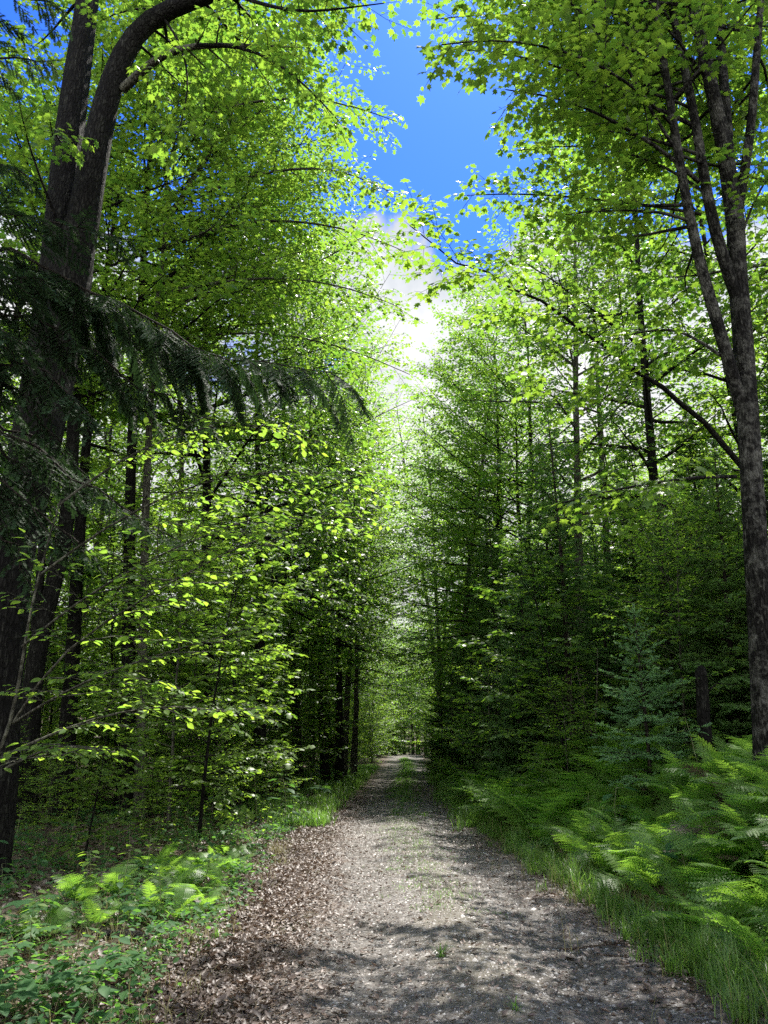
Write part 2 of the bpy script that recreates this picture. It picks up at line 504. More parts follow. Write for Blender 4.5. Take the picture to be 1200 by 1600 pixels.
def grass(g, x, y, ln, wd, lean=.5, tone=None):
    n = len(x); az = rng.uniform(0, 6.28, n)
    o = np.stack([np.cos(az), np.sin(az), np.zeros(n)], -1); p = np.stack([-np.sin(az), np.cos(az), np.zeros(n)], -1)
    base = np.stack([x, y, height(x, y) - .01], -1)
    le = rng.uniform(.15, 1, n) * lean
    L = ln[:, None]; rows = []
    for t, wf in ((0, 1), (.4, .9), (.75, .55)):
        c = base + L * (UP * (t * (1 - .35 * le[:, None] * t)) + o * (le[:, None] * t ** 2))
        rows += [c - p * (wd * wf)[:, None], c + p * (wd * wf)[:, None]]
    rows.append(base + L * (UP * (1 - .5 * le[:, None]) + o * (le[:, None] * 1.05)))
    V = np.stack(rows, 1)
    b = (np.arange(n) * 7)[:, None, None]
    Q = b + np.array([[0, 1, 3, 2], [2, 3, 5, 4]])[None]; T = b + np.array([[4, 5, 6]])[None]
    tn = rng.uniform(0, 1, n) if tone is None else tone
    g.add(V.reshape(-1, 3), T=T.reshape(-1, 3), Q=Q.reshape(-1, 4), tone=np.repeat(tn, 7))


def clumped(n, k, spread, fx, fy):
    """n blades in k clumps"""
    cy = fy(k); cx = fx(cy, k); i = rng.integers(0, k, n)
    return cx[i] + rng.normal(0, spread, n), cy[i] + rng.normal(0, spread, n)


g = Geo()   # the green strip between gravel and ferns
x, y = clumped(9000, 330, .045, lambda y, k: road_x(y) + road_w(y) + .20 + rng.normal(0, .15, k), lambda k: 4.6 + 13 * rng.uniform(0, 1, k) ** 1.2)
grass(g, x, y, rng.uniform(.06, .26, len(x)), rng.uniform(.002, .004, len(x)), 1.0)
for _ in range(150):                     # tufts of their own height and lean
    yt = 4.6 + 13 * rng.uniform() ** 1.2; xt = float(road_x(yt) + road_w(yt)) + .24 + rng.normal(0, .13); nb = int(rng.integers(25, 85)); hh = rng.uniform(.16, .44)
    grass(g, xt + rng.normal(0, .035, nb), yt + rng.normal(0, .035, nb), hh * rng.uniform(.5, 1.1, nb), rng.uniform(.0022, .005, nb), rng.uniform(.7, 1.25), np.clip(rng.uniform(0, 1) * .5 + rng.uniform(0, .5, nb), 0, 1))
x, y = clumped(15000, 700, .09, lambda y, k: road_x(y) + road_w(y) + .25 + rng.normal(0, .25, k), lambda k: 15 + 34 * rng.uniform(0, 1, k))
grass(g, x, y, rng.uniform(.12, .42, len(x)), rng.uniform(.005, .010, len(x)), .8)
kind(link('verge_grass', g.mesh('verge_grass', M['grass_blade'], tone=True)), 'stuff')

g = Geo()   # thin grass on the crown between the wheel tracks
x, y = clumped(13000, 620, .08, lambda y, k: road_x(y) + rng.normal(-.02, .2, k), lambda k: 17 + 44 * rng.uniform(0, 1, k) ** .8)
grass(g, x, y, rng.uniform(.04, .15, len(x)), rng.uniform(.003, .007, len(x)), .9)
x, y = clumped(5200, 380, .07, lambda y, k: road_x(y) + rng.normal(-.05, .25, k), lambda k: 8 + 10 * rng.uniform(0, 1, k))
grass(g, x, y, rng.uniform(.02, .07, len(x)), rng.uniform(.002, .004, len(x)), .9)
kind(link('road_crown_grass', g.mesh('road_crown_grass', M['grass_blade'], tone=True)), 'stuff')

g = Geo()   # sunny grass where the woods meet the road
x, y = clumped(17000, 700, .11, lambda y, k: road_x(y) - road_w(y) - .25 - rng.uniform(0, 1, k) ** 1.2 * np.interp(y, [15, 19, 26, 45], [.4, 2.4, 1.8, 1.2]), lambda k: 15.5 + 32 * rng.uniform(0, 1, k) ** 1.2)
grass(g, x, y, rng.uniform(.08, .34, len(x)), rng.uniform(.004, .008, len(x)), .9)
kind(link('sunny_grass', g.mesh('sunny_grass', M['grass_blade'], tone=True)), 'stuff')

g = Geo()   # wispy half-dry grass in the litter
x, y = clumped(3800, 260, .07, lambda y, k: road_x(y) - road_w(y) - .45 - rng.uniform(0, 1, k) * 2.2, lambda k: 4.2 + 11 * rng.uniform(0, 1, k) ** 1.3)
grass(g, x, y, rng.uniform(.08, .26, len(x)), rng.uniform(.0012, .0026, len(x)), 1.0)
kind(link('wispy_grass', g.mesh('wispy_grass', M['dry_grass'], tone=True)), 'stuff')

g = Geo()   # dry stalks in the verge
x, y = clumped(1500, 240, .05, lambda y, k: road_x(y) + road_w(y) + .45 + rng.normal(0, .35, k), lambda k: 4.6 + 15 * rng.uniform(0, 1, k) ** 1.2)
grass(g, x, y, rng.uniform(.12, .5, len(x)), rng.uniform(.0012, .0028, len(x)), 1.1)
kind(link('dry_verge_grass', g.mesh('dry_verge_grass', M['dry_grass'], tone=True)), 'stuff')

for (u, v, lab, nb) in ((690, 1502, 'small bright grass tuft growing alone in the gravel wheel track', 26),
                        (340, 1468, 'short grass tuft sprouting from the brown leaf litter', 24),
                        (805, 1592, 'tiny sprig of grass at the bottom edge of the gravel', 12)):
    d = math.tan(math.atan((v - 800) / FOC) - PITCH); yv = CAM_Z / d
    c = P(u, v, yv); g = Geo()
    x0 = c[0] + rng.normal(0, .018, nb); y0 = c[1] + rng.normal(0, .018, nb)
    grass(g, x0, y0, rng.uniform(.08, .17, nb), rng.uniform(.0025, .004, nb), 1.1)
    me = g.mesh('grass_tuft', M['grass_blade'], tone=True)
    thing(link('grass_tuft', me), lab, 'grass tuft', None)

# ------------------------------------------------------------------ branching plants


def path(p0, d, L, n, bend=(0, 0, 0), wob=.08):
    p = np.array(p0, float); d = unit(d); out = [p.copy()]
    st = L / (n - 1); b = np.asarray(bend, float)
    for _ in range(n - 1):
        d = unit(d + b / (n - 1) + rng.normal(0, wob, 3))
        p = p + d * st; out.append(p.copy())
    return np.array(out)


def along(poly, s):
    """point and direction at fraction s"""
    seg = np.linalg.norm(np.diff(poly, axis=0), axis=1); c = np.concatenate([[0], np.cumsum(seg)])
    x = s * c[-1]; i = min(max(int(np.searchsorted(c, x)) - 1, 0), len(seg) - 1)
    f = (x - c[i]) / (seg[i] + 1e-9)
    return poly[i] + (poly[i + 1] - poly[i]) * f, unit(poly[i + 1] - poly[i])


def length(poly):
    return float(np.linalg.norm(np.diff(poly, axis=0), axis=1).sum())


def resample(poly, n):
    poly = np.asarray(poly, float)
    seg = np.linalg.norm(np.diff(poly, axis=0), axis=1); c = np.concatenate([[0], np.cumsum(seg)])
    # Catmull-like smoothing through dense linear then box filter
    s = np.linspace(0, c[-1], n)
    q = np.stack([np.interp(s, c, poly[:, k]) for k in range(3)], -1)
    for _ in range(2):
        q[1:-1] = .25 * q[:-2] + .5 * q[1:-1] + .25 * q[2:]
    return q


class Sprays:
    """twigs gathered here get their leaves in one go"""
    def __init__(self):
        self.p = []; self.d = []; self.l = []

    def add(self, p, d, l):
        self.p.append(p); self.d.append(d); self.l.append(l)

    def leaves(self, geo, tpl, size, gap, spread=.95, tilt=.36, droop=.25, wood=None, twig_r=.0035, petiole=.3):
        if not self.p:
            return
        p = np.array(self.p); d = unit(np.array(self.d)); l = np.array(self.l)
        if wood is not None:
            wood.prisms(p, p + d * l[:, None], twig_r, twig_r * .5)
        n = np.maximum(2, (l / gap).astype(int)); idx = np.repeat(np.arange(len(p)), n)
        k = np.concatenate([np.arange(a) for a in n]); t = (k + .6) / n[idx]
        side = np.where(k % 2 == 0, 1.0, -1.0)
        last = k == n[idx] - 1
        side = np.where(last, rng.normal(0, .3, len(k)), side)
        B = unit(np.cross(d, UP)); B = B[idx]; D = d[idx]
        m = len(k)
        ang = spread * side * rng.uniform(.7, 1.2, m)
        ld = D * np.cos(ang)[:, None] + B * np.sin(ang)[:, None] + np.stack([rng.normal(0, .14, m), rng.normal(0, .14, m), -droop * rng.uniform(.2, 1.6, m)], -1)
        ld = unit(ld)
        nr = UP + rng.normal(0, tilt, (m, 3))
        sz = size * rng.uniform(.5, 1.25, m)
        pos = p[idx] + D * (l[idx] * t)[:, None] + ld * (sz * petiole)[:, None]
        geo.stamp(tpl, pos, ld, nr, sz)

    def needles(self, geo, ln, gap, tpl=NEEDLE, ang=1.0, lift=.15, wood=None, twig_r=.003, around=1.0):
        p = np.array(self.p); d = unit(np.array(self.d)); l = np.array(self.l)
        if wood is not None:
            wood.prisms(p, p + d * l[:, None], twig_r, twig_r * .5)
        n = np.maximum(4, (l / gap).astype(int)); idx = np.repeat(np.arange(len(p)), n)
        k = np.concatenate([np.arange(a) for a in n]); t = k / n[idx]
        side = np.where(k % 2 == 0, 1.0, -1.0); m = len(k)
        D = d[idx]; B = unit(np.cross(d, UP) + 1e-4)[idx]
        a = ang * rng.uniform(.85, 1.1, m)
        N2 = np.cross(B, D); phi = rng.uniform(-1, 1, m) * around + lift * .6
        ra = B * (side * np.cos(phi))[:, None] + N2 * np.sin(phi)[:, None]
        nd = D * np.cos(a)[:, None] + ra * np.sin(a)[:, None]
        nr = N2 * np.cos(phi)[:, None] - B * (side * np.sin(phi))[:, None] + rng.normal(0, .25, (m, 3))
        tw = np.repeat(rng.uniform(0, 1, len(p)), n) * .7 + rng.uniform(0, .3, m)
        hw = 1.15 * gap / ln
        tpl = (np.array([(0, hw, 0), (1, .38 * hw, 0), (1, -.38 * hw, 0), (0, -hw, 0)]), np.array([[0, 2, 1], [0, 3, 2]]))
        geo.stamp(tpl, p[idx] + D * (l[idx] * t)[:, None], nd, nr, ln * rng.uniform(.75, 1.15, m) * np.where(t > .85, .8, 1), tw)


def foliate(poly, r0, wood, sp, sec_gap=.25, sec_len=.46, twig_gap=.12, twig_len=.30, t0=.16, vert=.22, droop=-.25, sec_wood=True, own=True):
    """side branches and twigs along a limb, mostly spread flat as a spray"""
    L = length(poly); s = t0 * L; k = rng.integers(0, 2)
    while s < L * .985:
        f = s / L; p, T = along(poly, f)
        B = unit(np.cross(T, UP)); sd = 1 if k % 2 else -1; k += 1
        a = rng.uniform(.75, 1.15)
        d = T * math.cos(a) + B * sd * math.sin(a) + UP * rng.normal(.05, vert)
        l2 = max(.25, sec_len * L * (1.05 - .75 * f) * rng.uniform(.65, 1.2))
        sec = path(p, d, l2, 4, (0, 0, droop), .1)
        if sec_wood:
            r = max(.004, r0 * (1 - .8 * f) * .38)
            wood.tube(sec, np.linspace(r, .0035, 4), 4)
        q = .12 * l2; j = rng.integers(0, 2)
        while q < l2:
            f2 = q / l2; p2, T2 = along(sec, f2)
            B2 = unit(np.cross(T2, UP)); sd2 = 1 if j % 2 else -1; j += 1
            a2 = rng.uniform(.6, 1.1)
            d2 = T2 * math.cos(a2) + B2 * sd2 * math.sin(a2) + UP * rng.normal(0, vert)
            sp.add(p2, d2, twig_len * (1.1 - .5 * f2) * rng.uniform(.6, 1.25))
            q += twig_gap * rng.uniform(.7, 1.35)
        p2, T2 = along(sec, .98); sp.add(p2, T2, twig_len * rng.uniform(.6, 1.0))
        s += sec_gap * rng.uniform(.65, 1.4)
    if own:
        p, T = along(poly, .985); sp.add(p, T, twig_len)


def crown_on(trunk, rtrunk, wood, sp, zb, R, gap=.42, az_bias=None, prof=.75, e0=.05, e1=1.0, limb_store=None, **kw):
    """limbs round a stem from fraction zb to its top"""
    L = length(trunk); s = zb * L; az = rng.uniform(0, 6.28)
    while s < L * .99:
        f = s / L; tt = (f - zb) / (1 - zb); p, T = along(trunk, f)
        az += 2.4 + rng.normal(0, .35)
        el = e0 + (e1 - e0) * tt + rng.normal(0, .13)
        a = az
        if az_bias is not None and rng.uniform() < az_bias[1]:
            a = az_bias[0] + rng.normal(0, .8)
        d = np.array([math.cos(a) * math.cos(el), math.sin(a) * math.cos(el), math.sin(el)])
        ln = max(.5, R * (math.sin(math.pi * (.14 + .80 * tt)) ** prof) * rng.uniform(.7, 1.15))
        limb = path(p, d, ln, 7, (0, 0, .25 - .35 * (1 - tt)), .07)
        r = max(.008, np.interp(f, [0, 1], [rtrunk[0], rtrunk[1]]) * .42)
        r = min(r, .012 + .014 * ln)
        wood.tube(limb, np.linspace(r, .006, 7), 5)
        foliate(limb, r, wood, sp, **kw)
        s += gap * rng.uniform(.6, 1.4)


# ---- broadleaf prototypes (built once, copied below)


def broad(name, label, cat, H, rt, zb, R, leafmat, bark, tpl, leaf, gap=.42, leaf_gap=.055, lean=.25, group=None, loc=(0, 0, 0), trunk=None, kw=None, tilt=.36, twigs=False, az_bias=None, e1=1.0, e0=.05, prof=.75, k=10, droop=.25):
    kw = kw or {}
    wood, leaves, sp = Geo(), Geo(), Sprays()
    if trunk is None:
        a = rng.uniform(0, 6.28)
        trunk = path((0, 0, -.3), (.02 * math.cos(a), .02 * math.sin(a), 1), H + .3, 12, (lean * math.cos(a) * .3, lean * math.sin(a) * .3, 0), .025)
    n = len(trunk)
    f = np.linspace(0, 1, n)
    rad = rt * (1 - .86 * f) * (1 + .35 * np.exp(-f * n / 1.2))
    wood.tube(trunk, rad, k, rough=.035, seed=int(rng.integers(1e6)))
    crown_on(trunk, (rt, rt * .2), wood, sp, zb, R, gap, az_bias, e1=e1, e0=e0, prof=prof, **kw)
    sp.leaves(leaves, tpl, leaf, leaf_gap, tilt=tilt, wood=wood if twigs else None, droop=droop)
    root = empty(name, loc, label, cat, group)
    link('trunk', wood.mesh(name + '_trunk', bark, smooth=True), root)
    link('crown', leaves.mesh(name + '_crown', leafmat, tone=True), root)
    return root


NUL = (0, -400, -60)
G_WL = 'maples in the deep woods beyond the shoulder of fallen leaves'
G_WR = 'maples in the deep woods behind the fern bank'
protos = {}
protos['maple1'] = broad('maple_tree', 'x', 'tree', 16.5, .17, .30, 4.3, M['canopy_leaf'], M['bark_grey'], MAPLE_MID, .125, gap=.33, leaf_gap=.066)
protos['maple2'] = broad('maple_tree', 'x', 'tree', 15.0, .15, .24, 3.9, M['canopy_leaf'], M['bark_dark'], MAPLE_MID, .122, gap=.33, leaf_gap=.066)
protos['maple3'] = broad('maple_tree', 'x', 'tree', 18.0, .16, .38, 3.8, M['canopy_leaf'], M['bark_grey'], RHOMB, .165, gap=.31, leaf_gap=.06)
protos['maple_road'] = broad('maple_tree', 'x', 'tree', 17.0, .16, .26, 5.8, M['canopy_leaf'], M['bark_dark'], MAPLE_MID, .120, gap=.38, leaf_gap=.078, az_bias=(0, .62), prof=.5, lean=.06)
protos['maplelow'] = broad('maple_tree', 'x', 'tree', 12.5, .12, .07, 3.7, M['canopy_leaf'], M['bark_grey'], RHOMB, .165, gap=.32, leaf_gap=.070)
protos['aspen'] = broad('aspen_tree', 'x', 'tree', 17.0, .14, .25, 3.2, M['aspen_leaf'], M['bark_grey'], RHOMB, .115, gap=.34, leaf_gap=.062, tilt=.6)
protos['beech1'] = broad('beech_sapling', 'x', 'sapling', 6.4, .045, .12, 2.3, M['beech_leaf'], M['bark_grey'], OVATE, .105, gap=.17, leaf_gap=.045, e0=-.02, e1=.9, kw=dict(sec_gap=.22, vert=.10, twig_len=.26, twig_gap=.12), tilt=.26, k=6)
protos['beech2'] = broad('beech_sapling', 'x', 'sapling', 4.2, .03, .14, 1.7, M['beech_leaf'], M['bark_grey'], OVATE, .105, gap=.15, leaf_gap=.045, e0=-.02, e1=.8, kw=dict(sec_gap=.20, vert=.10, twig_len=.24, twig_gap=.12), tilt=.26, k=6)
protos['maplelet'] = broad('maple_sapling', 'x', 'sapling', 5.2, .035, .18, 1.8, M['maple_leaf'], M['bark_dark'], MAPLE_MID, .12, gap=.17, leaf_gap=.05, e0=.05, e1=1.0, kw=dict(sec_gap=.22, vert=.12, twig_len=.26, twig_gap=.13), tilt=.28, k=6)


# ---- conifers


def conifer(name, label, cat, H, rt, zb, R, mat, needle, ngap, whorl=.34, per=5, side_gap=.09, bark=None, wide=False, droop=-.15, group=None, loc=(0, 0, 0), dead=True, tip=.9):
    wood, nd, sp = Geo(), Geo(), Sprays()
    a = rng.uniform(0, 6.28)
    trunk = path((0, 0, -.3), (.01 * math.cos(a), .01 * math.sin(a), 1), H + .3, 14, (0, 0, 0), .012)
    wood.tube(trunk, rt * (1 - .95 * np.linspace(0, 1, 14)) + .004, 8, rough=.03, seed=3)
    z = zb * H; az = rng.uniform(0, 6.28)
    while z < H - .12:
        t = (z - zb * H) / (H * (1 - zb))
        for k in range(per):
            if rng.uniform() < .12:
                continue
            a = az + k * 6.283 / per + rng.normal(0, .18)
            ln = max(.10, R * (1 - t) ** tip * rng.uniform(.72, 1.12) * (.75 + .25 * min(1, t * 5)))
            el = .16 + .65 * t ** 2 + rng.normal(0, .12)
            zz = z + rng.uniform(-.1, .1) * whorl
            p, _ = along(trunk, (zz + .3) / (H + .3))
            d = np.array([math.cos(a) * math.cos(el), math.sin(a) * math.cos(el), math.sin(el)])
            br = path(p, d, ln, 5, (0, 0, droop + .3 * t), .05)
            wood.tube(br, np.linspace(.004 + .008 * ln, .002, 5), 4)
            sp.add(*(lambda q: (q[0], q[1], max(.06, ln * .14)))(along(br, .9)))
            s = .16 * ln; j = 0
            while s < ln * .97:
                f = s / ln; q, T = along(br, f)
                B = unit(np.cross(T, UP)); sd = 1 if j % 2 else -1; j += 1
                l2 = max(.05, ln * .46 * (1.0 - .72 * f) * rng.uniform(.75, 1.2))
                d2 = unit(T * .62 + B * sd * .78 + UP * rng.normal(-.04, .20))
                sp.add(q, d2, l2)
                if l2 > .26:        # forked side shoots
                    for f3 in (.35, .6, .8):
                        for s3 in (-1, 1):
                            sp.add(q + d2 * l2 * f3, d2 * .7 + s3 * np.cross(d2, UP) * .7 + UP * rng.normal(0, .2), l2 * .42 * (1.15 - f3) * rng.uniform(.8, 1.2))
                s += side_gap * rng.uniform(.8, 1.25)
        az += .7 + rng.normal(0, .2)
        z += whorl * rng.uniform(.8, 1.2)
    p, T = along(trunk, .965); sp.add(p, T, H * .035 + .05)
    if dead:                                # bare dead twigs low on the stem
        for _ in range(26):
            z0 = rng.uniform(.08, max(.1, zb)) * H; a = rng.uniform(0, 6.28)
            p, _ = along(trunk, (z0 + .3) / (H + .3))
            b = path(p, (math.cos(a), math.sin(a), rng.normal(0, .2)), rng.uniform(.3, .9) * R * .8, 4, (0, 0, -.2), .15)
            wood.tube(b, np.linspace(.007, .002, 4), 3)
    sp.needles(nd, needle, ngap, NEEDLE_WIDE if wide else NEEDLE, wood=wood)
    root = empty(name, loc, label, cat, group)
    link('trunk', wood.mesh(name + '_trunk', bark or M['bark_fir'], smooth=True), root)
    link('crown', nd.mesh(name + '_crown', mat, tone=True), root)
    return root


protos['fir_big'] = conifer('fir_tree', 'x', 'fir tree', 10.5, .11, .07, 2.4, M['fir_needle'], .055, .0095, whorl=.33, per=7, side_gap=.085, wide=True, tip=.75)
protos['fir_mid'] = conifer('fir_tree', 'x', 'fir tree', 6.0, .06, .03, 1.5, M['fir_needle'], .045, .008, whorl=.26, per=7, side_gap=.07, wide=True, tip=.75)
protos['fir_slim'] = conifer('fir_tree', 'slender dark fir with a thin straight stem rising behind the fern bank', 'fir tree', 7.4, .070, .30, 1.25, M['fir_needle'], .036, .0065, whorl=.27, per=6, side_gap=.075, wide=True, tip=.7)
protos['fir_young'] = conifer('fir_sapling', 'young bushy fir with a pale leading shoot behind the ferns', 'fir sapling', 2.75, .032, .10, 1.05, M['fir_fresh'], .026, .0042, whorl=.20, per=7, side_gap=.055, dead=False, tip=.8)

# ------------------------------------------------------------------ hero maple beside the fern bank
MB_Y = 9.2


def stem_pts(pts, n):
    return resample(np.array([P(*p) for p in pts]), n)


bx, by = float(P(1203, 1140, MB_Y)[0]), MB_Y
root = empty('maple_tree', (bx, by, hz(bx, by)), 'tall multi-stemmed maple with dark lichen-spotted trunk rising from the fern bank', 'tree')
ro = np.array(root.location)


def part(name, geo, mat, parent, off, tone=False, smooth=False):
    geo.V = [v - off for v in geo.V]
    return link(name, geo.mesh(name, mat, smooth=smooth, tone=tone), parent)


hero_leafkw = dict(sec_gap=.24, sec_len=.44, twig_gap=.13, twig_len=.30, vert=.2)


def limb_part(parent, off, poly, r0, r1, bark, leafmat, tpl, leaf, leaf_gap=.065, kw=None, tilt=.36, droop=.25, t0=.25, k=7, name='limb', foliage=True, extra=None):
    w, lf, sp = Geo(), Geo(), Sprays()
    w.tube(poly, np.linspace(r0, r1, len(poly)), k, rough=.03 if r0 > .03 else 0, seed=int(rng.integers(1e6)))
    kw = dict(kw or {}); kw.setdefault('t0', t0)
    if foliage:
        foliate(poly, r0, w, sp, **kw)
    if extra:
        extra(w, sp)
    sp.leaves(lf, tpl, leaf, leaf_gap, tilt=tilt, droop=droop, wood=w, twig_r=.003)
    o = part(name, w, bark, parent, off, smooth=True)
    if lf.V:
        part('foliage', lf, leafmat, o, off, tone=True)
    return o


tk = stem_pts([(1206, 1240, MB_Y), (1196, 1100, MB_Y), (1188, 960, MB_Y), (1176, 780, MB_Y), (1168, 640, MB_Y), (1160, 520, MB_Y), (1152, 420, MB_Y), (1149, 345, MB_Y)], 30)
w = Geo(); w.tube(tk, np.interp(np.linspace(0, 1, 30), [0, .08, .5, 1], [.185, .155, .135, .120]), 20, rough=.045, seed=5)
part('trunk', w, M['bark_maple'], root, ro, smooth=True)
stems = [
    ([(1149, 350, 9.2), (1140, 280, 9.2), (1128, 210, 9.15), (1106, 110, 9.1), (1090, 45, 9.0), (1078, -30, 8.9), (1060, -160, 8.8), (1045, -330, 8.7)], .125, .03),
    ([(1141, 300, 9.25), (1138, 220, 9.35), (1130, 120, 9.4), (1122, 0, 9.5), (1118, -120, 9.6), (1105, -300, 9.8)], .085, .025),
    ([(1149, 350, 9.2), (1158, 300, 9.2), (1172, 220, 9.15), (1178, 150, 9.1), (1182, 80, 9.05), (1190, 0, 9.0), (1200, -140, 8.9), (1215, -300, 8.9)], .075, .02),
    ([(1160, 640, 9.2), (1143, 580, 9.1), (1122, 505, 9.0), (1092, 415, 8.9), (1075, 325, 8.85), (1060, 250, 8.8), (1049, 170, 8.75), (1036, 90, 8.7), (1022, 0, 8.6), (1008, -120, 8.5), (990, -260, 8.4)], .085, .02),
    ([(1157, 480, 9.2), (1141, 435, 9.15), (1122, 395, 9.1), (1107, 325, 9.1), (1095, 240, 9.1), (1080, 150, 9.1), (1062, 75, 9.15), (1047, 0, 9.2), (1030, -120, 9.3), (1010, -280, 9.4)], .085, .02),
]
for pts, r0, r1 in stems:
    poly = stem_pts(pts, 18)

    def ex(w, sp, poly=poly, r0=r0):
        crown_on(poly, (r0, .02), w, sp, .25, 3.0, gap=.34, az_bias=(2.0, .78), e0=.12, e1=.9, **hero_leafkw)
    limb_part(root, ro, poly, r0, r1, M['bark_maple'], M['maple_leaf'], MAPLE, .115, .056, foliage=False, extra=ex, k=12, name='stem')
limbs = [
    [(1082, 195, 9.1), (1030, 170, 9.0), (980, 150, 8.9), (925, 125, 8.8), (870, 102, 8.7), (800, 84, 8.6), (730, 78, 8.5)],
    [(1093, 285, 8.9), (1050, 245, 8.8), (1000, 212, 8.7), (950, 185, 8.6), (905, 162, 8.5), (850, 148, 8.4), (790, 140, 8.3)],
    [(1096, 335, 9.1), (1030, 322, 9.3), (950, 314, 9.5), (880, 306, 9.7), (800, 302, 9.9), (730, 305, 10.0)],
    [(1076, 345, 8.85), (1040, 332, 8.8), (980, 328, 8.7), (900, 332, 8.6)],
    [(1060, 240, 8.8), (1020, 180, 8.6), (985, 110, 8.4), (930, 40, 8.2), (880, -10, 8.0), (820, -40, 7.8)],
    [(1036, 90, 8.7), (990, 40, 8.5), (930, 0, 8.3), (850, -35, 8.1), (760, -60, 7.9), (690, -70, 7.8)],
    [(1055, 200, 8.8), (1000, 140, 8.3), (930, 95, 7.9), (850, 70, 7.6), (770, 60, 7.3), (690, 70, 7.1)],
    [(1100, 300, 9.1), (1040, 260, 9.6), (970, 235, 10.0), (890, 225, 10.3), (810, 235, 10.6)],
    [(1040, 110, 8.7), (960, 60, 8.9), (870, 30, 9.1), (770, 20, 9.3), (680, 30, 9.5)],
    [(1022, 0, 8.6), (960, -50, 8.3), (880, -100, 8.0), (780, -150, 7.8), (690, -190, 7.7)],
    [(1150, 745, 9.2), (1090, 745, 9.0), (1040, 752, 8.8), (975, 762, 8.7), (930, 772, 8.6), (880, 785, 8.6)],
    [(1125, 555, 9.0), (1090, 530, 9.2), (1050, 512, 9.4), (990, 520, 9.6), (930, 540, 9.7)],
    [(1148, 400, 9.2), (1175, 320, 9.0), (1200, 275, 8.8), (1240, 220, 8.6)],
]
for i, pts in enumerate(limbs):
    poly = stem_pts(pts, 12)
    limb_part(root, ro, poly, (.034 if i in (0, 1) else .024), .008, M['bark_maple'], M['maple_leaf'], MAPLE, .115, .054,
              kw=dict(sec_gap=.18, sec_len=.36, twig_gap=.12, twig_len=.30, vert=.26), t0=.3)

# the leaning maple whose long bough arches out towards the road
y0 = 12.0
bx2 = float(P(1262, 1100, y0)[0])
root = empty('maple_tree', (bx2, y0, hz(bx2, y0)), 'leaning maple whose long bare-backed bough arches out over the road', 'tree')
ro = np.array(root.location)
tk = resample(np.array([(bx2 + .1, y0, hz(bx2, y0) - .3), P(1240, 900, y0), P(1200, 780, y0), P(1150, 710, y0 - .1), P(1105, 668, y0 - .2), P(1060, 628, y0 - .4), P(1000, 585, y0 - .6), P(950, 545, y0 - .8), P(900, 500, y0 - 1), P(825, 460, y0 - 1.2), P(750, 428, y0 - 1.5), P(690, 395, y0 - 1.7), P(640, 352, y0 - 1.8)]), 26)
tk[4:-1] += rng.normal(0, .035, (21, 3))
w = Geo(); w.tube(tk, np.interp(np.linspace(0, 1, 26), [0, .3, 1], [.12, .060, .008]), 10, rough=.06, seed=8)
lf, sp = Geo(), Sprays()
foliate(tk, .05, w, sp, sec_gap=.16, sec_len=.24, twig_gap=.12, twig_len=.3, t0=.62, vert=.3)
foliate(resample(np.array([tk[15], P(960, 640, y0 - .8), P(900, 600, y0 - 1), P(850, 590, y0 - 1.1)]), 8), .02, w, sp, sec_gap=.25, sec_len=.4, t0=.2)
sp.leaves(lf, MAPLE, .125, .062, wood=w)
part('trunk', w, M['bark_dark'], root, ro, smooth=True)
part('crown', lf, M['maple_leaf'], root, ro, tone=True)

# ------------------------------------------------------------------ big forked tree on the other side
TY = 9.4
pb = P(-15, 1385, TY); pb[2] = hz(pb[0], TY)
root = empty('maple_tree', pb, 'huge dark forked maple with two thick stems beside the leaf litter', 'tree')
ro = np.array(root.location)
tk = resample(np.array([(pb[0] - .1, TY, pb[2] - .3), P(-10, 1250, TY), P(-2, 1080, TY), P(18, 850, TY), P(45, 750, TY), P(66, 640, TY), P(88, 520, TY), P(106, 440, TY), P(110, 400, TY)]), 34)
w = Geo(); w.tube(tk, np.interp(np.linspace(0, 1, 34), [0, .06, .3, .75, 1], [.36, .26, .25, .32, .42]) * np.interp(np.linspace(0, 1, 34), [0, .8, 1], [1, 1, .72]), 26, rough=.05, seed=11)
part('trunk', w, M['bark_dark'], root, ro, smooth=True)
A = stem_pts([(76, 580, 9.42), (90, 440, 9.42), (98, 330, 9.45), (106, 230, 9.5), (118, 130, 9.55), (132, 40, 9.6), (145, -60, 9.6), (150, -200, 9.7), (160, -420, 9.8)], 22)
Bm = stem_pts([(84, 570, 9.38), (112, 440, 9.35), (134, 325, 9.3), (150, 230, 9.25), (172, 130, 9.2), (200, 62, 9.15), (232, 25, 9.1), (285, 6, 9.0), (350, -14, 8.9), (430, -50, 8.8), (520, -95, 8.7), (600, -130, 8.6)], 26)


def exA(w, sp):
    crown_on(A, (.24, .05), w, sp, .52, 3.2, gap=.36, az_bias=(1.9, .8), e0=.1, e1=.8, **hero_leafkw)


def exB(w, sp):
    crown_on(Bm, (.16, .03), w, sp, .56, 2.2, gap=.28, az_bias=(.9, .75), e0=.05, e1=.6, **hero_leafkw)


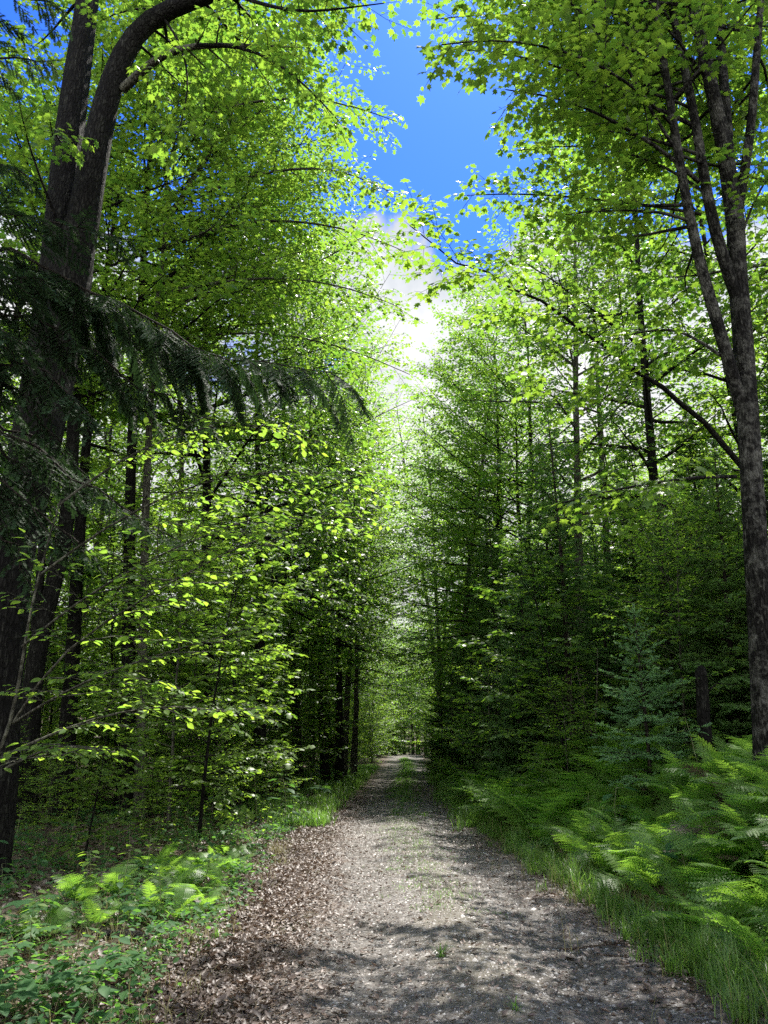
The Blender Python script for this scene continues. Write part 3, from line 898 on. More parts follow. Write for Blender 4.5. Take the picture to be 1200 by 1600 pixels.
limb_part(root, ro, A, .27, .07, M['bark_dark'], M['maple_leaf'], MAPLE, .112, .058, foliage=False, extra=exA, k=18, name='stem')
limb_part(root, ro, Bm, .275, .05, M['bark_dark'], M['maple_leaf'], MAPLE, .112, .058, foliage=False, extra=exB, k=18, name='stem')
for pts, r0 in (
        ([(192, 140, 9.2), (222, 112, 9.0), (250, 84, 8.8), (290, 72, 8.7), (335, 70, 8.6), (400, 72, 8.5), (470, 74, 8.3)], .075),
        ([(290, 74, 8.7), (322, 66, 8.6), (400, 78, 8.4), (450, 110, 8.2), (490, 145, 8.0), (530, 190, 7.9)], .03),
        ([(250, 20, 9.1), (285, 70, 8.9), (296, 130, 8.8), (285, 190, 8.7), (270, 235, 8.7)], .022),
        ([(350, -14, 8.9), (420, 10, 8.5), (480, 20, 8.2), (545, 12, 7.9), (600, 5, 7.7)], .035),
        ([(108, 240, 9.4), (90, 215, 9.0), (84, 205, 8.6), (96, 210, 8.2)], .018),
        ([(95, 360, 9.3), (60, 270, 8.8), (40, 210, 8.4), (30, 160, 8.1)], .025),
        ([(150, -200, 9.7), (230, -220, 10), (330, -240, 10.3), (440, -250, 10.6), (560, -260, 10.9)], .05)):
    limb_part(root, ro, stem_pts(pts, 12), r0, .007, M['bark_grey'] if r0 == .075 else M['bark_dark'], M['maple_leaf'], MAPLE, .115, .056,
              kw=dict(sec_gap=.20, sec_len=.36, twig_gap=.13, twig_len=.30), t0=.4)

# second dark trunk, leaning
def own_tree(pts, r0, label, bark, leaf, lmat, zb, R, tpl, name='maple_tree', limbs_=(), gap=.32, kw=None, top=3.0, az_bias=None, leaf_gap=.072):
    yb = pts[0][2]; b = P(*pts[0]); b[2] = hz(b[0], yb)
    root = empty(name, b, label, 'tree')
    ro = np.array(root.location)
    q = [b - np.array([0, 0, .3])] + [P(*p) for p in pts[1:]]
    q.append(q[-1] + unit(q[-1] - q[-2]) * top * .5 + np.array([.1, 0, top * .5]))
    poly = resample(np.array(q), 24)
    w, lf, sp = Geo(), Geo(), Sprays()
    f = np.linspace(0, 1, 24)
    w.tube(poly, r0 * (1 - .85 * f) * (1 + .3 * np.exp(-f * 18)), 14, rough=.045, seed=int(rng.integers(1e6)))
    crown_on(poly, (r0, r0 * .2), w, sp, zb, R, gap, az_bias, **(kw or {}))
    sp.leaves(lf, tpl, leaf, leaf_gap)
    part('trunk', w, bark, root, ro, smooth=True)
    part('crown', lf, lmat, root, ro, tone=True)
    for pts2, r2 in limbs_:
        limb_part(root, ro, stem_pts(pts2, 12), r2, .008, bark, lmat, tpl, leaf, leaf_gap * .85, t0=.35, kw=dict(sec_gap=.22, sec_len=.30))
    return root


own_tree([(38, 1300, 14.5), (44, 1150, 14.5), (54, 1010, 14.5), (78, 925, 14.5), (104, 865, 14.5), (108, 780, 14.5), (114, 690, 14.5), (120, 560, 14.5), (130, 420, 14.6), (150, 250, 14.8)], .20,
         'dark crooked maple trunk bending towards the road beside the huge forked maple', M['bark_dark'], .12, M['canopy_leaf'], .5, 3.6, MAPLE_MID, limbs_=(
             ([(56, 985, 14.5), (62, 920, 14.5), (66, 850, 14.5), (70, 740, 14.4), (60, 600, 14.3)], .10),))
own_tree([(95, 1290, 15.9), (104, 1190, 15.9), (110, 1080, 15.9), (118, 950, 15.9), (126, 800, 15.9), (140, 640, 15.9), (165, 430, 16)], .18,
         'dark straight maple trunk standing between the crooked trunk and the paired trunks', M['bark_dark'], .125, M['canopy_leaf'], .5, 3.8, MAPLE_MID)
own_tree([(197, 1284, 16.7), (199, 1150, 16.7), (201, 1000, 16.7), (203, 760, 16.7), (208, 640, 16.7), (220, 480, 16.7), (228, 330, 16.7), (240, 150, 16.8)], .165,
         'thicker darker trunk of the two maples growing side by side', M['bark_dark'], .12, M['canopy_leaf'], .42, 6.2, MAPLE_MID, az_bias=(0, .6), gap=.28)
own_tree([(219, 1286, 16.5), (221, 1150, 16.5), (224, 950, 16.5), (229, 740, 16.5), (237, 600, 16.4), (246, 460, 16.4), (257, 385, 16.3), (264, 335, 16.3), (268, 280, 16.3), (256, 240, 16.3), (240, 185, 16.3), (226, 135, 16.3)], .115,
         'slimmer paler trunk of the two maples growing side by side, its top zigzagging', M['bark_grey'], .118, M['canopy_leaf'], .5, 5.0, MAPLE_MID, az_bias=(0, .6), limbs_=(
             ([(262, 345, 16.3), (288, 300, 16.2), (318, 255, 16.1), (348, 205, 16), (366, 168, 15.9), (400, 100, 15.8), (440, 40, 15.7)], .07),
             ([(266, 330, 16.3), (350, 285, 15.6), (450, 262, 14.8), (520, 262, 14.2), (575, 280, 13.8), (610, 300, 13.5)], .05),
             ([(258, 385, 16.3), (350, 350, 16.0), (450, 342, 15.7), (530, 355, 15.4), (590, 372, 15.2), (630, 392, 15.1)], .05),
             ([(246, 460, 16.4), (340, 440, 15.6), (440, 432, 15.0), (540, 446, 14.5), (620, 478, 14.1)], .045),
             ([(240, 540, 16.4), (330, 520, 16.6), (440, 520, 16.8), (550, 545, 17.0), (640, 585, 17.2)], .04),
             ([(250, 215, 16.3), (340, 170, 15.8), (440, 150, 15.2), (540, 160, 14.7), (620, 190, 14.3)], .045),
             ([(205, 405, 16.2), (226, 380, 16.3), (247, 355, 16.3), (275, 340, 16.2), (330, 326, 16.1), (400, 322, 15.9)], .05)))

# ------------------------------------------------------------------ hemlock with the drooping bough
hxy = (-5.3, 7.0)
root = empty('hemlock_tree', (hxy[0], hxy[1], hz(*hxy)), 'dark hemlock whose drooping needle boughs hang in front of the huge forked maple', 'hemlock tree')
ro = np.array(root.location)
w = Geo(); tkh = path((hxy[0], hxy[1], hz(*hxy) - .3), (.0, 0, 1), 13, 20, (0, 0, 0), .012)
w.tube(tkh, .17 * (1 - .9 * np.linspace(0, 1, 20)) + .01, 12, rough=.04, seed=4)
part('trunk', w, M['bark_fir'], root, ro, smooth=True)


def hemlock_bough(poly, hang, dens=1.0, spread=.5, r0=.020, taper=.8):
    w, nd, sp = Geo(), Geo(), Sprays()
    poly = poly.copy(); poly[1:-1] += rng.normal(0, .035, (len(poly) - 2, 3))
    w.tube(poly, np.linspace(r0, .004, len(poly)), 6)
    L = length(poly); s = .12 * L; j = 0
    while s < L * .99:
        f = s / L; p, T = along(poly, f); B = unit(np.cross(T, UP)); sd = 1 if j % 2 else -1; j += 1
        if rng.uniform() < .14:
            s += .09
            continue
        l2 = L * spread * .5 * (1.05 - taper * f) * rng.uniform(.35, 1.35) + .08
        d = unit(T * .65 + B * sd * .75 + UP * (-hang * rng.uniform(-.1, 1.4)))
        sec = path(p, d, l2, 5, (0, 0, -hang * 1.2), .08)
        w.tube(sec, np.linspace(.006, .002, 5), 3)
        q = .08 * l2; m = 0
        while q < l2:
            p2, T2 = along(sec, q / l2); B2 = unit(np.cross(T2, UP) + 1e-3); s2 = 1 if m % 2 else -1; m += 1
            l3 = (.10 + .16 * l2) * (1.1 - .6 * q / l2) * rng.uniform(.7, 1.3)
            d3 = unit(T2 * .7 + B2 * s2 * .7 + UP * rng.normal(-hang * .35, .12))
            sp.add(p2, d3, l3)
            q += .034 / dens * rng.uniform(.7, 1.3)
        sp.add(*(lambda q_: (q_[0], q_[1], .1))(along(sec, .97)))
        s += .07 / dens * rng.uniform(.7, 1.3)
    sp.add(*(lambda q_: (q_[0], q_[1], .16))(along(poly, .98)))
    sp.needles(nd, .021, .0038, NEEDLE_WIDE, ang=1.15, lift=.0, around=.35, wood=w, twig_r=.0022)
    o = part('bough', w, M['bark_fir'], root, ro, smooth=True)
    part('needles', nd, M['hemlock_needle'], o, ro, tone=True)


def bough(pts, hang, n=10, **kw):
    hemlock_bough(resample(np.array([P(*p) for p in pts]), n), hang, **kw)


bough([(-60, 380, 7.0), (40, 400, 6.9), (130, 440, 6.8), (200, 488, 6.7), (280, 535, 6.6), (350, 562, 6.5), (430, 577, 6.4), (530, 584, 6.3)], .75, 14, spread=.36, dens=1.6, taper=.5)
bough([(-60, 470, 7.0), (60, 500, 6.8), (160, 560, 6.7), (240, 620, 6.6), (300, 640, 6.5), (350, 660, 6.4)], .70, 12, spread=.4)
bough([(-60, 640, 7.0), (40, 690, 6.8), (130, 760, 6.6), (210, 800, 6.5), (280, 845, 6.4)], .40, 10, spread=.45)
bough([(-70, 560, 7.0), (20, 560, 6.5), (90, 600, 6.2), (150, 660, 6.0)], .5, 9, spread=.55)
bough([(-90, 330, 7.0), (-20, 330, 6.8), (60, 350, 6.7), (150, 355, 6.6), (210, 375, 6.5)], .35, 10, spread=.5)
bough([(-90, 440, 7.0), (-30, 420, 6.4), (30, 430, 6.0), (75, 440, 5.8)], .25, 8, spread=.55)
bough([(-90, 520, 7.0), (-30, 500, 6.2), (40, 540, 5.8)], .4, 8, spread=.7)
bough([(-90, 700, 7.0), (-30, 720, 6.6), (40, 780, 6.4), (100, 860, 6.3)], .5, 8, spread=.55)
bough([(-80, 120, 7.0), (-20, 90, 6.8), (40, 80, 6.7), (85, 95, 6.6)], .5, 8, spread=.6)
bough([(-80, 30, 7.0), (-20, 0, 6.8), (40, -10, 6.7), (100, 20, 6.6)], .4, 8, spread=.6)
bough([(-80, 260, 7.0), (-30, 240, 6.8), (20, 260, 6.7), (70, 290, 6.6)], .4, 8, spread=.6)

for k_ in range(8):
    v0 = 400 + k_ * 62 + rng.uniform(-20, 20); y1 = rng.uniform(6.2, 7.2)
    e_ = rng.uniform(70, 180) - .10 * abs(v0 - 560)
    bough([(-90, v0 - 40, 7.0), (-10, v0 - 10, .5 * (7 + y1)), (.5 * e_, v0 + 40, y1), (e_, v0 + 105, y1)], .5, 9, spread=.5, dens=.8)

# ------------------------------------------------------------------ near beech sapling with long level sprays
sxy = (-3.75, 6.3)
root = empty('beech_sapling', (sxy[0], sxy[1], hz(*sxy)), 'near beech sapling sending long level sprays of broad leaves towards the road', 'sapling')
ro = np.array(root.location)
w = Geo(); w.tube(resample(np.array([(sxy[0], sxy[1], -.2), P(20, 1150, 6.3), P(40, 980, 6.2), P(62, 890, 6.15), P(95, 780, 6.1)]), 14), np.linspace(.022, .006, 14), 8, rough=.03)
part('trunk', w, M['bark_grey'], root, ro, smooth=True)
for pts in (
        [(20, 1130, 6.3), (90, 1010, 6.1), (190, 960, 6.0), (280, 900, 5.9), (370, 850, 5.8), (470, 815, 5.7), (560, 800, 5.6)],
        [(60, 900, 6.2), (150, 830, 6.2), (260, 770, 6.1), (370, 735, 6.0), (470, 730, 5.9), (570, 760, 5.8)],
        [(35, 1010, 6.2), (120, 940, 5.7), (220, 880, 5.5), (330, 830, 5.3), (430, 800, 5.1)],
        [(90, 790, 6.1), (180, 720, 6.3), (290, 670, 6.4), (400, 655, 6.5), (500, 690, 6.5)],
        [(20, 1130, 6.3), (100, 1080, 5.8), (190, 1040, 5.5), (290, 1010, 5.3), (380, 985, 5.2)],
        [(10, 1180, 6.3), (90, 1140, 6.4), (190, 1110, 6.4), (280, 1100, 6.4), (400, 1120, 6.4)],
        [(10, 1200, 6.2), (50, 1180, 5.6), (100, 1160, 5.2), (150, 1170, 5.0)]):
    limb_part(root, ro, stem_pts(pts, 10), .012, .003, M['bark_grey'], M['beech_leaf'], OVATE, .074, .046,
              kw=dict(sec_gap=.13, sec_len=.30, twig_gap=.12, twig_len=.24, vert=.09, droop=-.15), tilt=.3, t0=.22, k=5)

# ------------------------------------------------------------------ the rest of the trees, placed one by one
LT = [  # x, y, scale, prototype, label
    (-4.15, 19.6, (1.02, 1.02, 1.27), 'maple_road', 'grey-green maple trunk half hidden by leafy sprays in the middle of the left woods'),
    (-3.35, 22.6, (.82, .82, 1.2), 'maple_road', 'thin dark maple at the back of the sunny grass patch'),
    (-3.75, 23.6, .80, 'maple2', 'very thin trunk just behind the thin dark maple at the grass patch'),
    (-2.15, 30.2, (.95, .95, 1.15), 'maple_road', 'dark maple beyond the sunny grass, first of a close pair'),
    (-1.75, 31.8, 1.06, 'maple2', 'stouter dark maple of the close pair beyond the sunny grass'),
    (-2.75, 31.0, .85, 'maple3', 'slim curving maple behind the close pair beyond the grass'),
    (-1.35, 36.0, .8, 'maple3', 'slender maple closest to the far left edge of the road'),
]
for x, y, s, pr, lab in LT:
    dup(protos[pr], (x, y, hz(x, y)), rng.normal(0, .3) if pr == 'maple_road' else rng.uniform(0, 6.28), s, lab)

used = []


def free(x, y, dmin):
    for a, b, d in used:
        if (a - x) ** 2 + (b - y) ** 2 < (dmin) ** 2:
            return False
    return True


def scatter(n, xf, yr, prs, label, group, smin, smax, dmin, seed):
    r = np.random.default_rng(seed); k = 0; tries = 0
    while k < n and tries < n * 40:
        tries += 1
        y = r.uniform(*yr); lo, hi = xf(y); x = r.uniform(lo, hi)
        if not free(x, y, dmin):
            continue
        used.append((x, y, dmin)); pr = prs[int(r.integers(len(prs)))]
        dup(protos[pr], (x, y, hz(x, y) - .03), r.uniform(0, 6.28), r.uniform(smin, smax), label, group, tilt=(r.normal(0, .02), r.normal(0, .02)))
        k += 1


L_ = lambda a, b: (lambda y: (float(road_x(y)) - b, float(road_x(y)) - a))
R_ = lambda a, b: (lambda y: (float(road_x(y)) + a, float(road_x(y)) + b))
scatter(12, L_(7.5, 16), (10, 60), ['maple1', 'maple2', 'maplelow'], 'leafy maple standing deep in the woods behind the litter shoulder', G_WL, .85, 1.15, 2.6, 1)
scatter(14, L_(16, 40), (12, 80), ['maplelow', 'maple2', 'maplelow'], 'leafy maple standing deep in the woods behind the litter shoulder', G_WL, .9, 1.2, 3.5, 2)
scatter(11, L_(3.4, 6.5), (38, 74), ['maplelow', 'maple3', 'aspen'], 'leafy tree lining the far end of the road opposite the ferns', 'far trees opposite the fern bank', .8, 1.05, 2.6, 3)
scatter(24, L_(3.3, 8), (13, 36), ['beech1', 'beech2', 'maplelet'], 'leafy sapling filling the space between trunks at the road shoulder', 'saplings between the trunks by the shoulder', .7, 1.05, 1.2, 4)
scatter(14, L_(2.8, 7), (34, 66), ['beech1', 'maplelet', 'beech2'], 'leafy sapling along the far stretch of road past the sunny grass', 'saplings along the far road', .7, 1.05, 1.5, 5)
scatter(26, L_(5.5, 18), (10, 45), ['beech1', 'beech2', 'maplelet'], 'leafy sapling deep in the shade of the litter-side woods', 'saplings deep in the shaded woods', .8, 1.2, 1.6, 6)
scatter(30, L_(13, 40), (8, 70), ['beech1', 'maplelet'], 'leafy sapling deep in the shade of the litter-side woods', 'saplings deep in the shaded woods', 1.0, 1.4, 1.8, 61)
scatter(14, lambda y: (-14, 14), (-22, -4), ['maple1', 'maple3'], 'leafy maple overhanging the road behind the viewer', 'maples behind the viewer', .9, 1.1, 3.0, 62)
scatter(34, L_(2.6, 10), (9.5, 24), ['beech2', 'maplelet', 'beech2'], 'knee-high leafy sapling on the shaded floor between the left-hand trunks', 'low saplings on the woodland floor', .28, .55, .6, 63)
# conifers and broadleaf trees behind the fern bank
dup(protos['fir_slim'], (3.68, 15.5, hz(3.68, 15.5) - .02), 1.0, 1.1, None)
dup(protos['fir_young'], (3.92, 11.9, hz(3.92, 11.9) - .02), 2.2, 1.06, None)
RT = [
    (3.3, 18.5, .95, 'fir_mid', 'dense dark fir right behind the slender fir by the ferns'),
    (4.8, 16.5, .9, 'fir_mid', 'broad shadowy fir between the slender fir and the multi-stemmed maple'),
    (5.6, 12.6, .95, 'fir_mid', 'shadowy fir just behind the young bushy fir'),
    (3.6, 24.0, .82, 'fir_big', 'dark fir whose low boughs overhang the bright fern clump'),
    (6.4, 19.5, .8, 'fir_big', 'tall dark fir standing behind the other firs of the bank'),
    (8.4, 15.0, .85, 'fir_big', 'tall dark spruce-like fir seen past the multi-stemmed maple trunk'),
    (3.9, 31.0, .85, 'fir_big', 'dark fir leaning over the far end of the fern bank'),
    (3.8, 40.0, .8, 'fir_big', 'farthest dark fir crowding the road before the crest'),
]
for x, y, s, pr, lab in RT:
    used.append((x, y, 1)); dup(protos[pr], (x, y, hz(x, y) - .03), rng.uniform(0, 6.28), s, lab)
for x, y, s, pr, lab in (
        (4.4, 26.5, 1.0, 'maple_road', 'bright maple arching towards the road above the middle of the fern bank'),
        (4.3, 33.5, 1.02, 'maple_road', 'bright maple arching over the road where the ferns thin out'),
        (4.9, 43.0, 1.0, 'maple_road', 'bright maple arching over the far road past the ferns')):
    used.append((x, y, 1)); dup(protos[pr], (x, y, hz(x, y) - .03), math.pi + rng.normal(0, .25), s, lab)
for x, y, s, pr, lab in (
        (-2.9, 39.0, 1.0, 'maple_road', 'maple arching over the far road opposite the thinning ferns'),
        (-2.6, 47.0, 1.0, 'maple_road', 'maple arching over the road near the crest')):
    used.append((x, y, 1)); dup(protos[pr], (x, y, hz(x, y) - .03), rng.normal(0, .25), s, lab)
for x, y, s, pr, lab in (
        (3.1, 18.2, .62, 'fir_mid', 'small dense fir at the front edge of the firs above the ferns'),
        (5.7, 13.4, .62, 'fir_mid', 'small dark fir filling the space behind the young bushy fir'),
        (6.0, 12.2, .70, 'fir_mid', 'dark bushy fir between the young fir and the multi-stemmed maple'),
        (2.95, 20.8, .85, 'fir_mid', 'bushy fir with boughs reaching down to the bright ferns'),
        (2.9, 27.5, .9, 'fir_mid', 'bushy fir at the road edge further along the bank'),
        (2.6, 35.5, .9, 'fir_mid', 'bushy fir close to the road where the verge narrows'),
        (5.2, 14.0, .85, 'fir_mid', 'full dark fir behind the gap by the young fir'),
        (6.6, 11.2, .85, 'fir_mid', 'full dark fir behind the trunk of the multi-stemmed maple'),
        (7.6, 18.0, .85, 'fir_big', 'very tall dark fir deep behind the young fir'),
        (5.2, 24.0, 1.0, 'fir_big', 'very tall dark fir behind the bushy road-edge firs')):
    used.append((x, y, .8)); dup(protos[pr], (x, y, hz(x, y) - .03), rng.uniform(0, 6.28), s, lab)
scatter(8, R_(6.5, 14), (14, 40), ['maplelow', 'maple2'], 'leafy maple filling the background above the firs', 'maples above the firs', .75, 1.0, 2.4, 101)
scatter(12, R_(5, 13), (20, 60), ['fir_big', 'fir_mid'], 'dark fir among the shaded woods behind the fern bank', 'firs in the shaded woods', .8, 1.2, 2.2, 8)
scatter(14, R_(3.0, 8), (13, 40), ['beech2', 'maplelet', 'beech1'], 'leafy sapling growing among the firs behind the ferns', 'saplings among the firs', .75, 1.1, 1.4, 9)
scatter(26, R_(9, 34), (8, 70), ['beech1', 'maplelet', 'fir_mid'], 'leafy understorey deep in the shade behind the firs', 'understorey behind the firs', .9, 1.3, 1.8, 91)
RM = [
    (6.2, 17.0, (1.0, 1.0, 1.3), 'maple2', 'bright maple rising just behind the firs nearest the multi-stemmed maple'),
    (5.6, 22.0, (.95, .95, 1.2), 'maple1', 'bright maple towering over the dark fir by the bright fern clump'),
    (4.9, 28.0, .95, 'maple2', 'tall bright maple further along behind the fern bank'),
    (5.0, 36.0, .98, 'maple1', 'tall bright maple near the far end of the fern bank'),
    (8.2, 13.0, (1.05, 1.05, 1.3), 'maple1', 'leafy maple filling the corner behind the multi-stemmed maple'),
    (9.5, 18.5, (1.1, 1.1, 1.35), 'maple2', 'very tall leafy maple towering behind the corner maple'),
]
for x, y, s, pr, lab in RM:
    used.append((x, y, 2)); dup(protos[pr], (x, y, hz(x, y) - .03), rng.uniform(0, 6.28), s, lab)
scatter(11, R_(8, 18), (14, 62), ['maple1', 'maple2', 'maplelow'], 'leafy maple standing deep in the woods behind the fern bank', G_WR, .85, 1.15, 3.0, 10)
scatter(15, R_(18, 40), (15, 80), ['maplelow', 'maple2', 'maplelow'], 'leafy maple standing deep in the woods behind the fern bank', G_WR, .9, 1.2, 3.6, 11)
scatter(11, R_(3.8, 7.5), (42, 74), ['aspen', 'maplelow', 'aspen'], 'pale leafy tree lining the far stretch beyond the fern bank', 'far trees beyond the fern bank', .8, 1.05, 2.6, 12)
# the trees that close the view at the crest
scatter(44, lambda y: (-14, 22), (76, 100), ['aspen', 'maplelow', 'maplelow'], 'distant tree closing the view at the crest of the road', 'trees closing the end of the road', .8, 1.1, 2.0, 13)
scatter(26, lambda y: (-12, 14), (73, 90), ['beech1', 'maplelet', 'fir_mid'], 'distant sapling beside the crest of the road', 'saplings at the crest', .8, 1.2, 1.8, 14)
scatter(40, lambda y: (-45, 50), (100, 140), ['maplelow', 'aspen'], 'distant tree of the forest past the crest', 'forest trees past the crest', .9, 1.2, 4, 15)
for x, y, s, lab in (
        (2.55, 30.5, (1.05, 1.05, 1.2), 'pale-leaved aspen leaning over the road where the fern bank ends'),
        (3.6, 45.5, (1.1, 1.1, 1.3), 'farther pale-leaved aspen on the fern side of the road'),
        (-1.75, 34.2, (1.0, 1.0, 1.2), 'pale-leaved aspen opposite the fern-side aspens'),
        (2.9, 38.0, (1.0, 1.0, 1.2), 'second pale-leaved aspen along the fern side of the road'),
        (-1.6, 41.5, (1.05, 1.05, 1.25), 'farther pale-leaved aspen on the grassy side of the road')):
    dup(protos['aspen'], (x, y, hz(x, y) - .03), rng.uniform(0, 6.28), s, lab, tilt=(0, -.05 if x > 0 else .05))
scatter(12, R_(2.0, 4.2), (50, 74), ['beech1', 'maplelet', 'maplelow'], 'leafy young tree pressing in on the far road from the fern side', 'young trees along the far road', .6, .95, 1.4, 121)
scatter(12, L_(2.0, 4.2), (50, 74), ['beech1', 'maplelet', 'maplelow'], 'leafy young tree pressing in on the far road from the grassy side', 'young trees along the far grassy side', .6, .95, 1.4, 122)
for x, y, s in ((-9.5, 24, 1.0), (-8.0, 29, .95), (-11.5, 20, 1.0), (-12.5, 27, 1.1), (-9.0, 35, 1.0), (-14, 33, 1.1), (-7.2, 39, .9)):
    dup(protos['maplelow'], (x, y, hz(x, y) - .03), rng.uniform(0, 6.28), s, 'low-crowned maple screening the back of the litter-side woods', 'low-crowned maples at the back of the woods')
for x, y, s in ((10.5, 25, 1.0), (12.0, 20, 1.05), (9.0, 31, 1.0), (13.5, 28, 1.1), (11, 15.5, 1.0), (8.2, 38, 1.0)):
    dup(protos['maplelow'], (x, y, hz(x, y) - .03), rng.uniform(0, 6.28), s, 'low-crowned maple screening the back of the woods behind the firs', 'low-crowned maples behind the firs')
used.clear()
scatter(16, lambda y: (-3.5, 1.0), (74, 84), ['beech1', 'maplelet', 'maplelow'], 'leafy bush where the road bends out of sight', 'bushes at the bend', .6, 1.0, 1.0, 141)
scatter(14, lambda y: (4.6, 9.0), (70, 84), ['beech1', 'fir_mid', 'maplelow'], 'leafy bush on the outside of the far bend', 'bushes on the outside of the bend', .6, 1.0, 1.0, 142)
scatter(18, lambda y: (-6, 12), (88, 100), ['maplelow', 'beech1'], 'leafy bush beyond the bend of the road', 'bushes beyond the bend', .7, 1.1, 1.2, 143)
for x, y, s, pr in ((-4.9, 22.6, 1.1, 'beech1'), (-4.2, 26.4, 1.15, 'beech1'), (-3.6, 29.6, 1.15, 'maplelet'),
                    (-5.6, 17.4, 1.2, 'maplelet'), (-5.6, 20.5, 1.3, 'beech1'), (-7.4, 17.8, 1.3, 'maplelet')):
    dup(protos[pr], (x, y, hz(x, y) - .03), rng.uniform(0, 6.28), s, 'tall leafy sapling in the green screen between the sunny grass and the paired trunks', 'tall saplings of the green screen')
for x, y, s, pr, lab in (
        (-6.6, 25.5, (1.0, 1.0, 1.15), 'maple1', 'maple seen between the paired trunks and the thin dark maple'),
        (7.6, 25.5, (1.0, 1.0, 1.2), 'maple1', 'maple behind the bright maple that towers over the bright fern clump'),
        (10.8, 14.0, (1.0, 1.0, 1.15), 'maple2', 'maple glimpsed beyond the corner maple')):
    dup(protos[pr], (x, y, hz(x, y) - .03), rng.uniform(0, 6.28), s, lab)
for x, y, s, lab in ((-.9, 57.0, .9, 'low-branched maple hanging over the far road from the grassy side'), (4.6, 60.0, 1.0, 'low-branched maple hanging over the far road from the fern side'), (-.4, 66.0, .9, 'low-branched maple at the grassy side of the crest')):
    dup(protos['maplelow'], (x, y, hz(x, y) - .03), rng.uniform(0, 6.28), s, lab)
for x, y, s, pr in ((3.2, 14.2, .55, 'beech2'), (2.6, 19.5, .8, 'beech2'), (4.9, 13.0, .7, 'beech1'), (2.5, 23.5, .9, 'maplelet'), (5.9, 15.4, .9, 'beech1'), (2.4, 28.8, .9, 'beech1'), (6.3, 13.2, .8, 'maplelet')):
    dup(protos[pr], (x, y, hz(x, y) - .03), rng.uniform(0, 6.28), s, 'leafy sapling growing among the firs behind the ferns', 'saplings among the firs')
# pale poles among the firs
for i, (u, yv) in enumerate(((918, 14.6), (927, 15.1), (866, 15.5))):
    x = float(P(u, 1000, yv)[0]); w = Geo()
    w.tube(path((0, 0, -.2), (rng.normal(0, .05), rng.normal(0, .05), 1), rng.uniform(2.2, 3.2), 8, (rng.normal(0, .1), 0, 0), .03), np.linspace(.022, .008, 8), 6, rough=.02)
    thing(link('dead_sapling', w.mesh('dead_sapling', M['bark_pale'], smooth=True), None, (x, yv, hz(x, yv))),
          'bare pale pole of a dead sapling standing among the dark firs', 'dead sapling', 'bare poles among the firs')
# dark snag
x, yv = float(P(1098, 1130, 11.5)[0]), 11.5
w = Geo(); zb_ = hz(x, yv)
w.tube(np.array([(0, 0, -.3), (.01, 0, .3), (.02, 0, .9), (.05, 0, 1.3), (.06, 0, 1.55), (.08, 0, 1.62)]), [.12, .10, .095, .09, .085, .05], 12, rough=.07, seed=9)
w.tube(np.array([(.05, 0, 1.2), (.25, -.05, 1.38), (.5, -.1, 1.35)]), [.02, .012, .004], 5)
thing(link('tree_snag', w.mesh('tree_snag', M['bark_dark'], smooth=True), None, (x, yv, zb_)), 'short dark broken-off snag between the young fir and the multi-stemmed maple', 'snag')

for x, y, s, rz, lab in (
        (-2.7, 26.0, (.95, .95, 1.12), .1, 'maple leaning its crown over the road just past the sunny grass'),
        (-2.4, 36.5, (1.0, 1.0, 1.1), -.25, 'maple arching over the road between the two grassy-side aspens'),
        (3.7, 29.2, (.9, .9, 1.05), math.pi - .2, 'maple arching over the road beside the first fern-side aspen'),
        (3.4, 51.0, (1.0, 1.0, 1.2), math.pi + .3, 'maple arching over the last stretch before the crest')):
    dup(protos['maple_road'], (x, y, hz(x, y) - .03), rz, s, lab)

# ------------------------------------------------------------------ ferns


def frond_geo(L, pairs, seed, arch=.9):
    r = np.random.default_rng(seed); g = Geo()
    s = np.linspace(0, 1, 10)
    # the rachis leaves the crown upwards and arches over
    th = 1.15 - arch * s ** 1.3
    pts = np.zeros((10, 3))
    for i in range(1, 10):
        pts[i] = pts[i - 1] + L / 9 * np.array([math.cos(th[i]), .02 * r.normal(), math.sin(th[i])])
    g.tube(pts, np.linspace(.004, .001, 10), 3)
    pin_v, pin_t = [(0, 0, 0)], []
    m = 7
    for i in range(m):                      # toothed pinna: lobes along a rib
        x0, x1 = i / m, (i + .55) / m
        h = .155 * (1 - (i / m) ** 1.6) + .02
        b = len(pin_v)
        pin_v += [(x0, 0, 0), (x1 + .06, h, -.01), ((i + 1) / m, 0, 0), (x1 + .06, -h, -.01)]
        pin_t += [[b, b + 2, b + 1], [b, b + 3, b + 2]]
    PIN = (np.array(pin_v, float), np.array(pin_t))
    pos, dr, nr, sz = [], [], [], []
    for i in range(pairs):
        f = .20 + .79 * i / (pairs - 1)
        p, T = along(pts, f)
        B = np.array([0, 1.0, 0]); Nn = unit(np.cross(T, B)); Nn = Nn * (1 if Nn[2] > 0 else -1)
        l = L * .27 * (math.sin(math.pi * (.22 + .75 * (f - .2) / .8)) ** .8) * r.uniform(.9, 1.08)
        for sd in (-1, 1):
            pos.append(p); dr.append(unit(B * sd + T * .38 - UP * .16 + r.normal(0, .05, 3))); nr.append(Nn + r.normal(0, .10, 3)); sz.append(l)
    g.stamp(PIN, np.array(pos), np.array(dr), np.array(nr), np.array(sz), r.uniform(.2, .8, len(pos)))
    return g


fronds = [frond_geo(L, n, s, a).mesh('frond', M['fern_leaf'], tone=True) for L, n, s, a in ((.70, 20, 1, 1.0), (.78, 22, 2, 1.25), (.60, 18, 3, .8), (.74, 20, 4, 1.5))]


dry_frond = fronds[2].copy(); dry_frond.materials.clear(); dry_frond.materials.append(M['dry_leaf'])


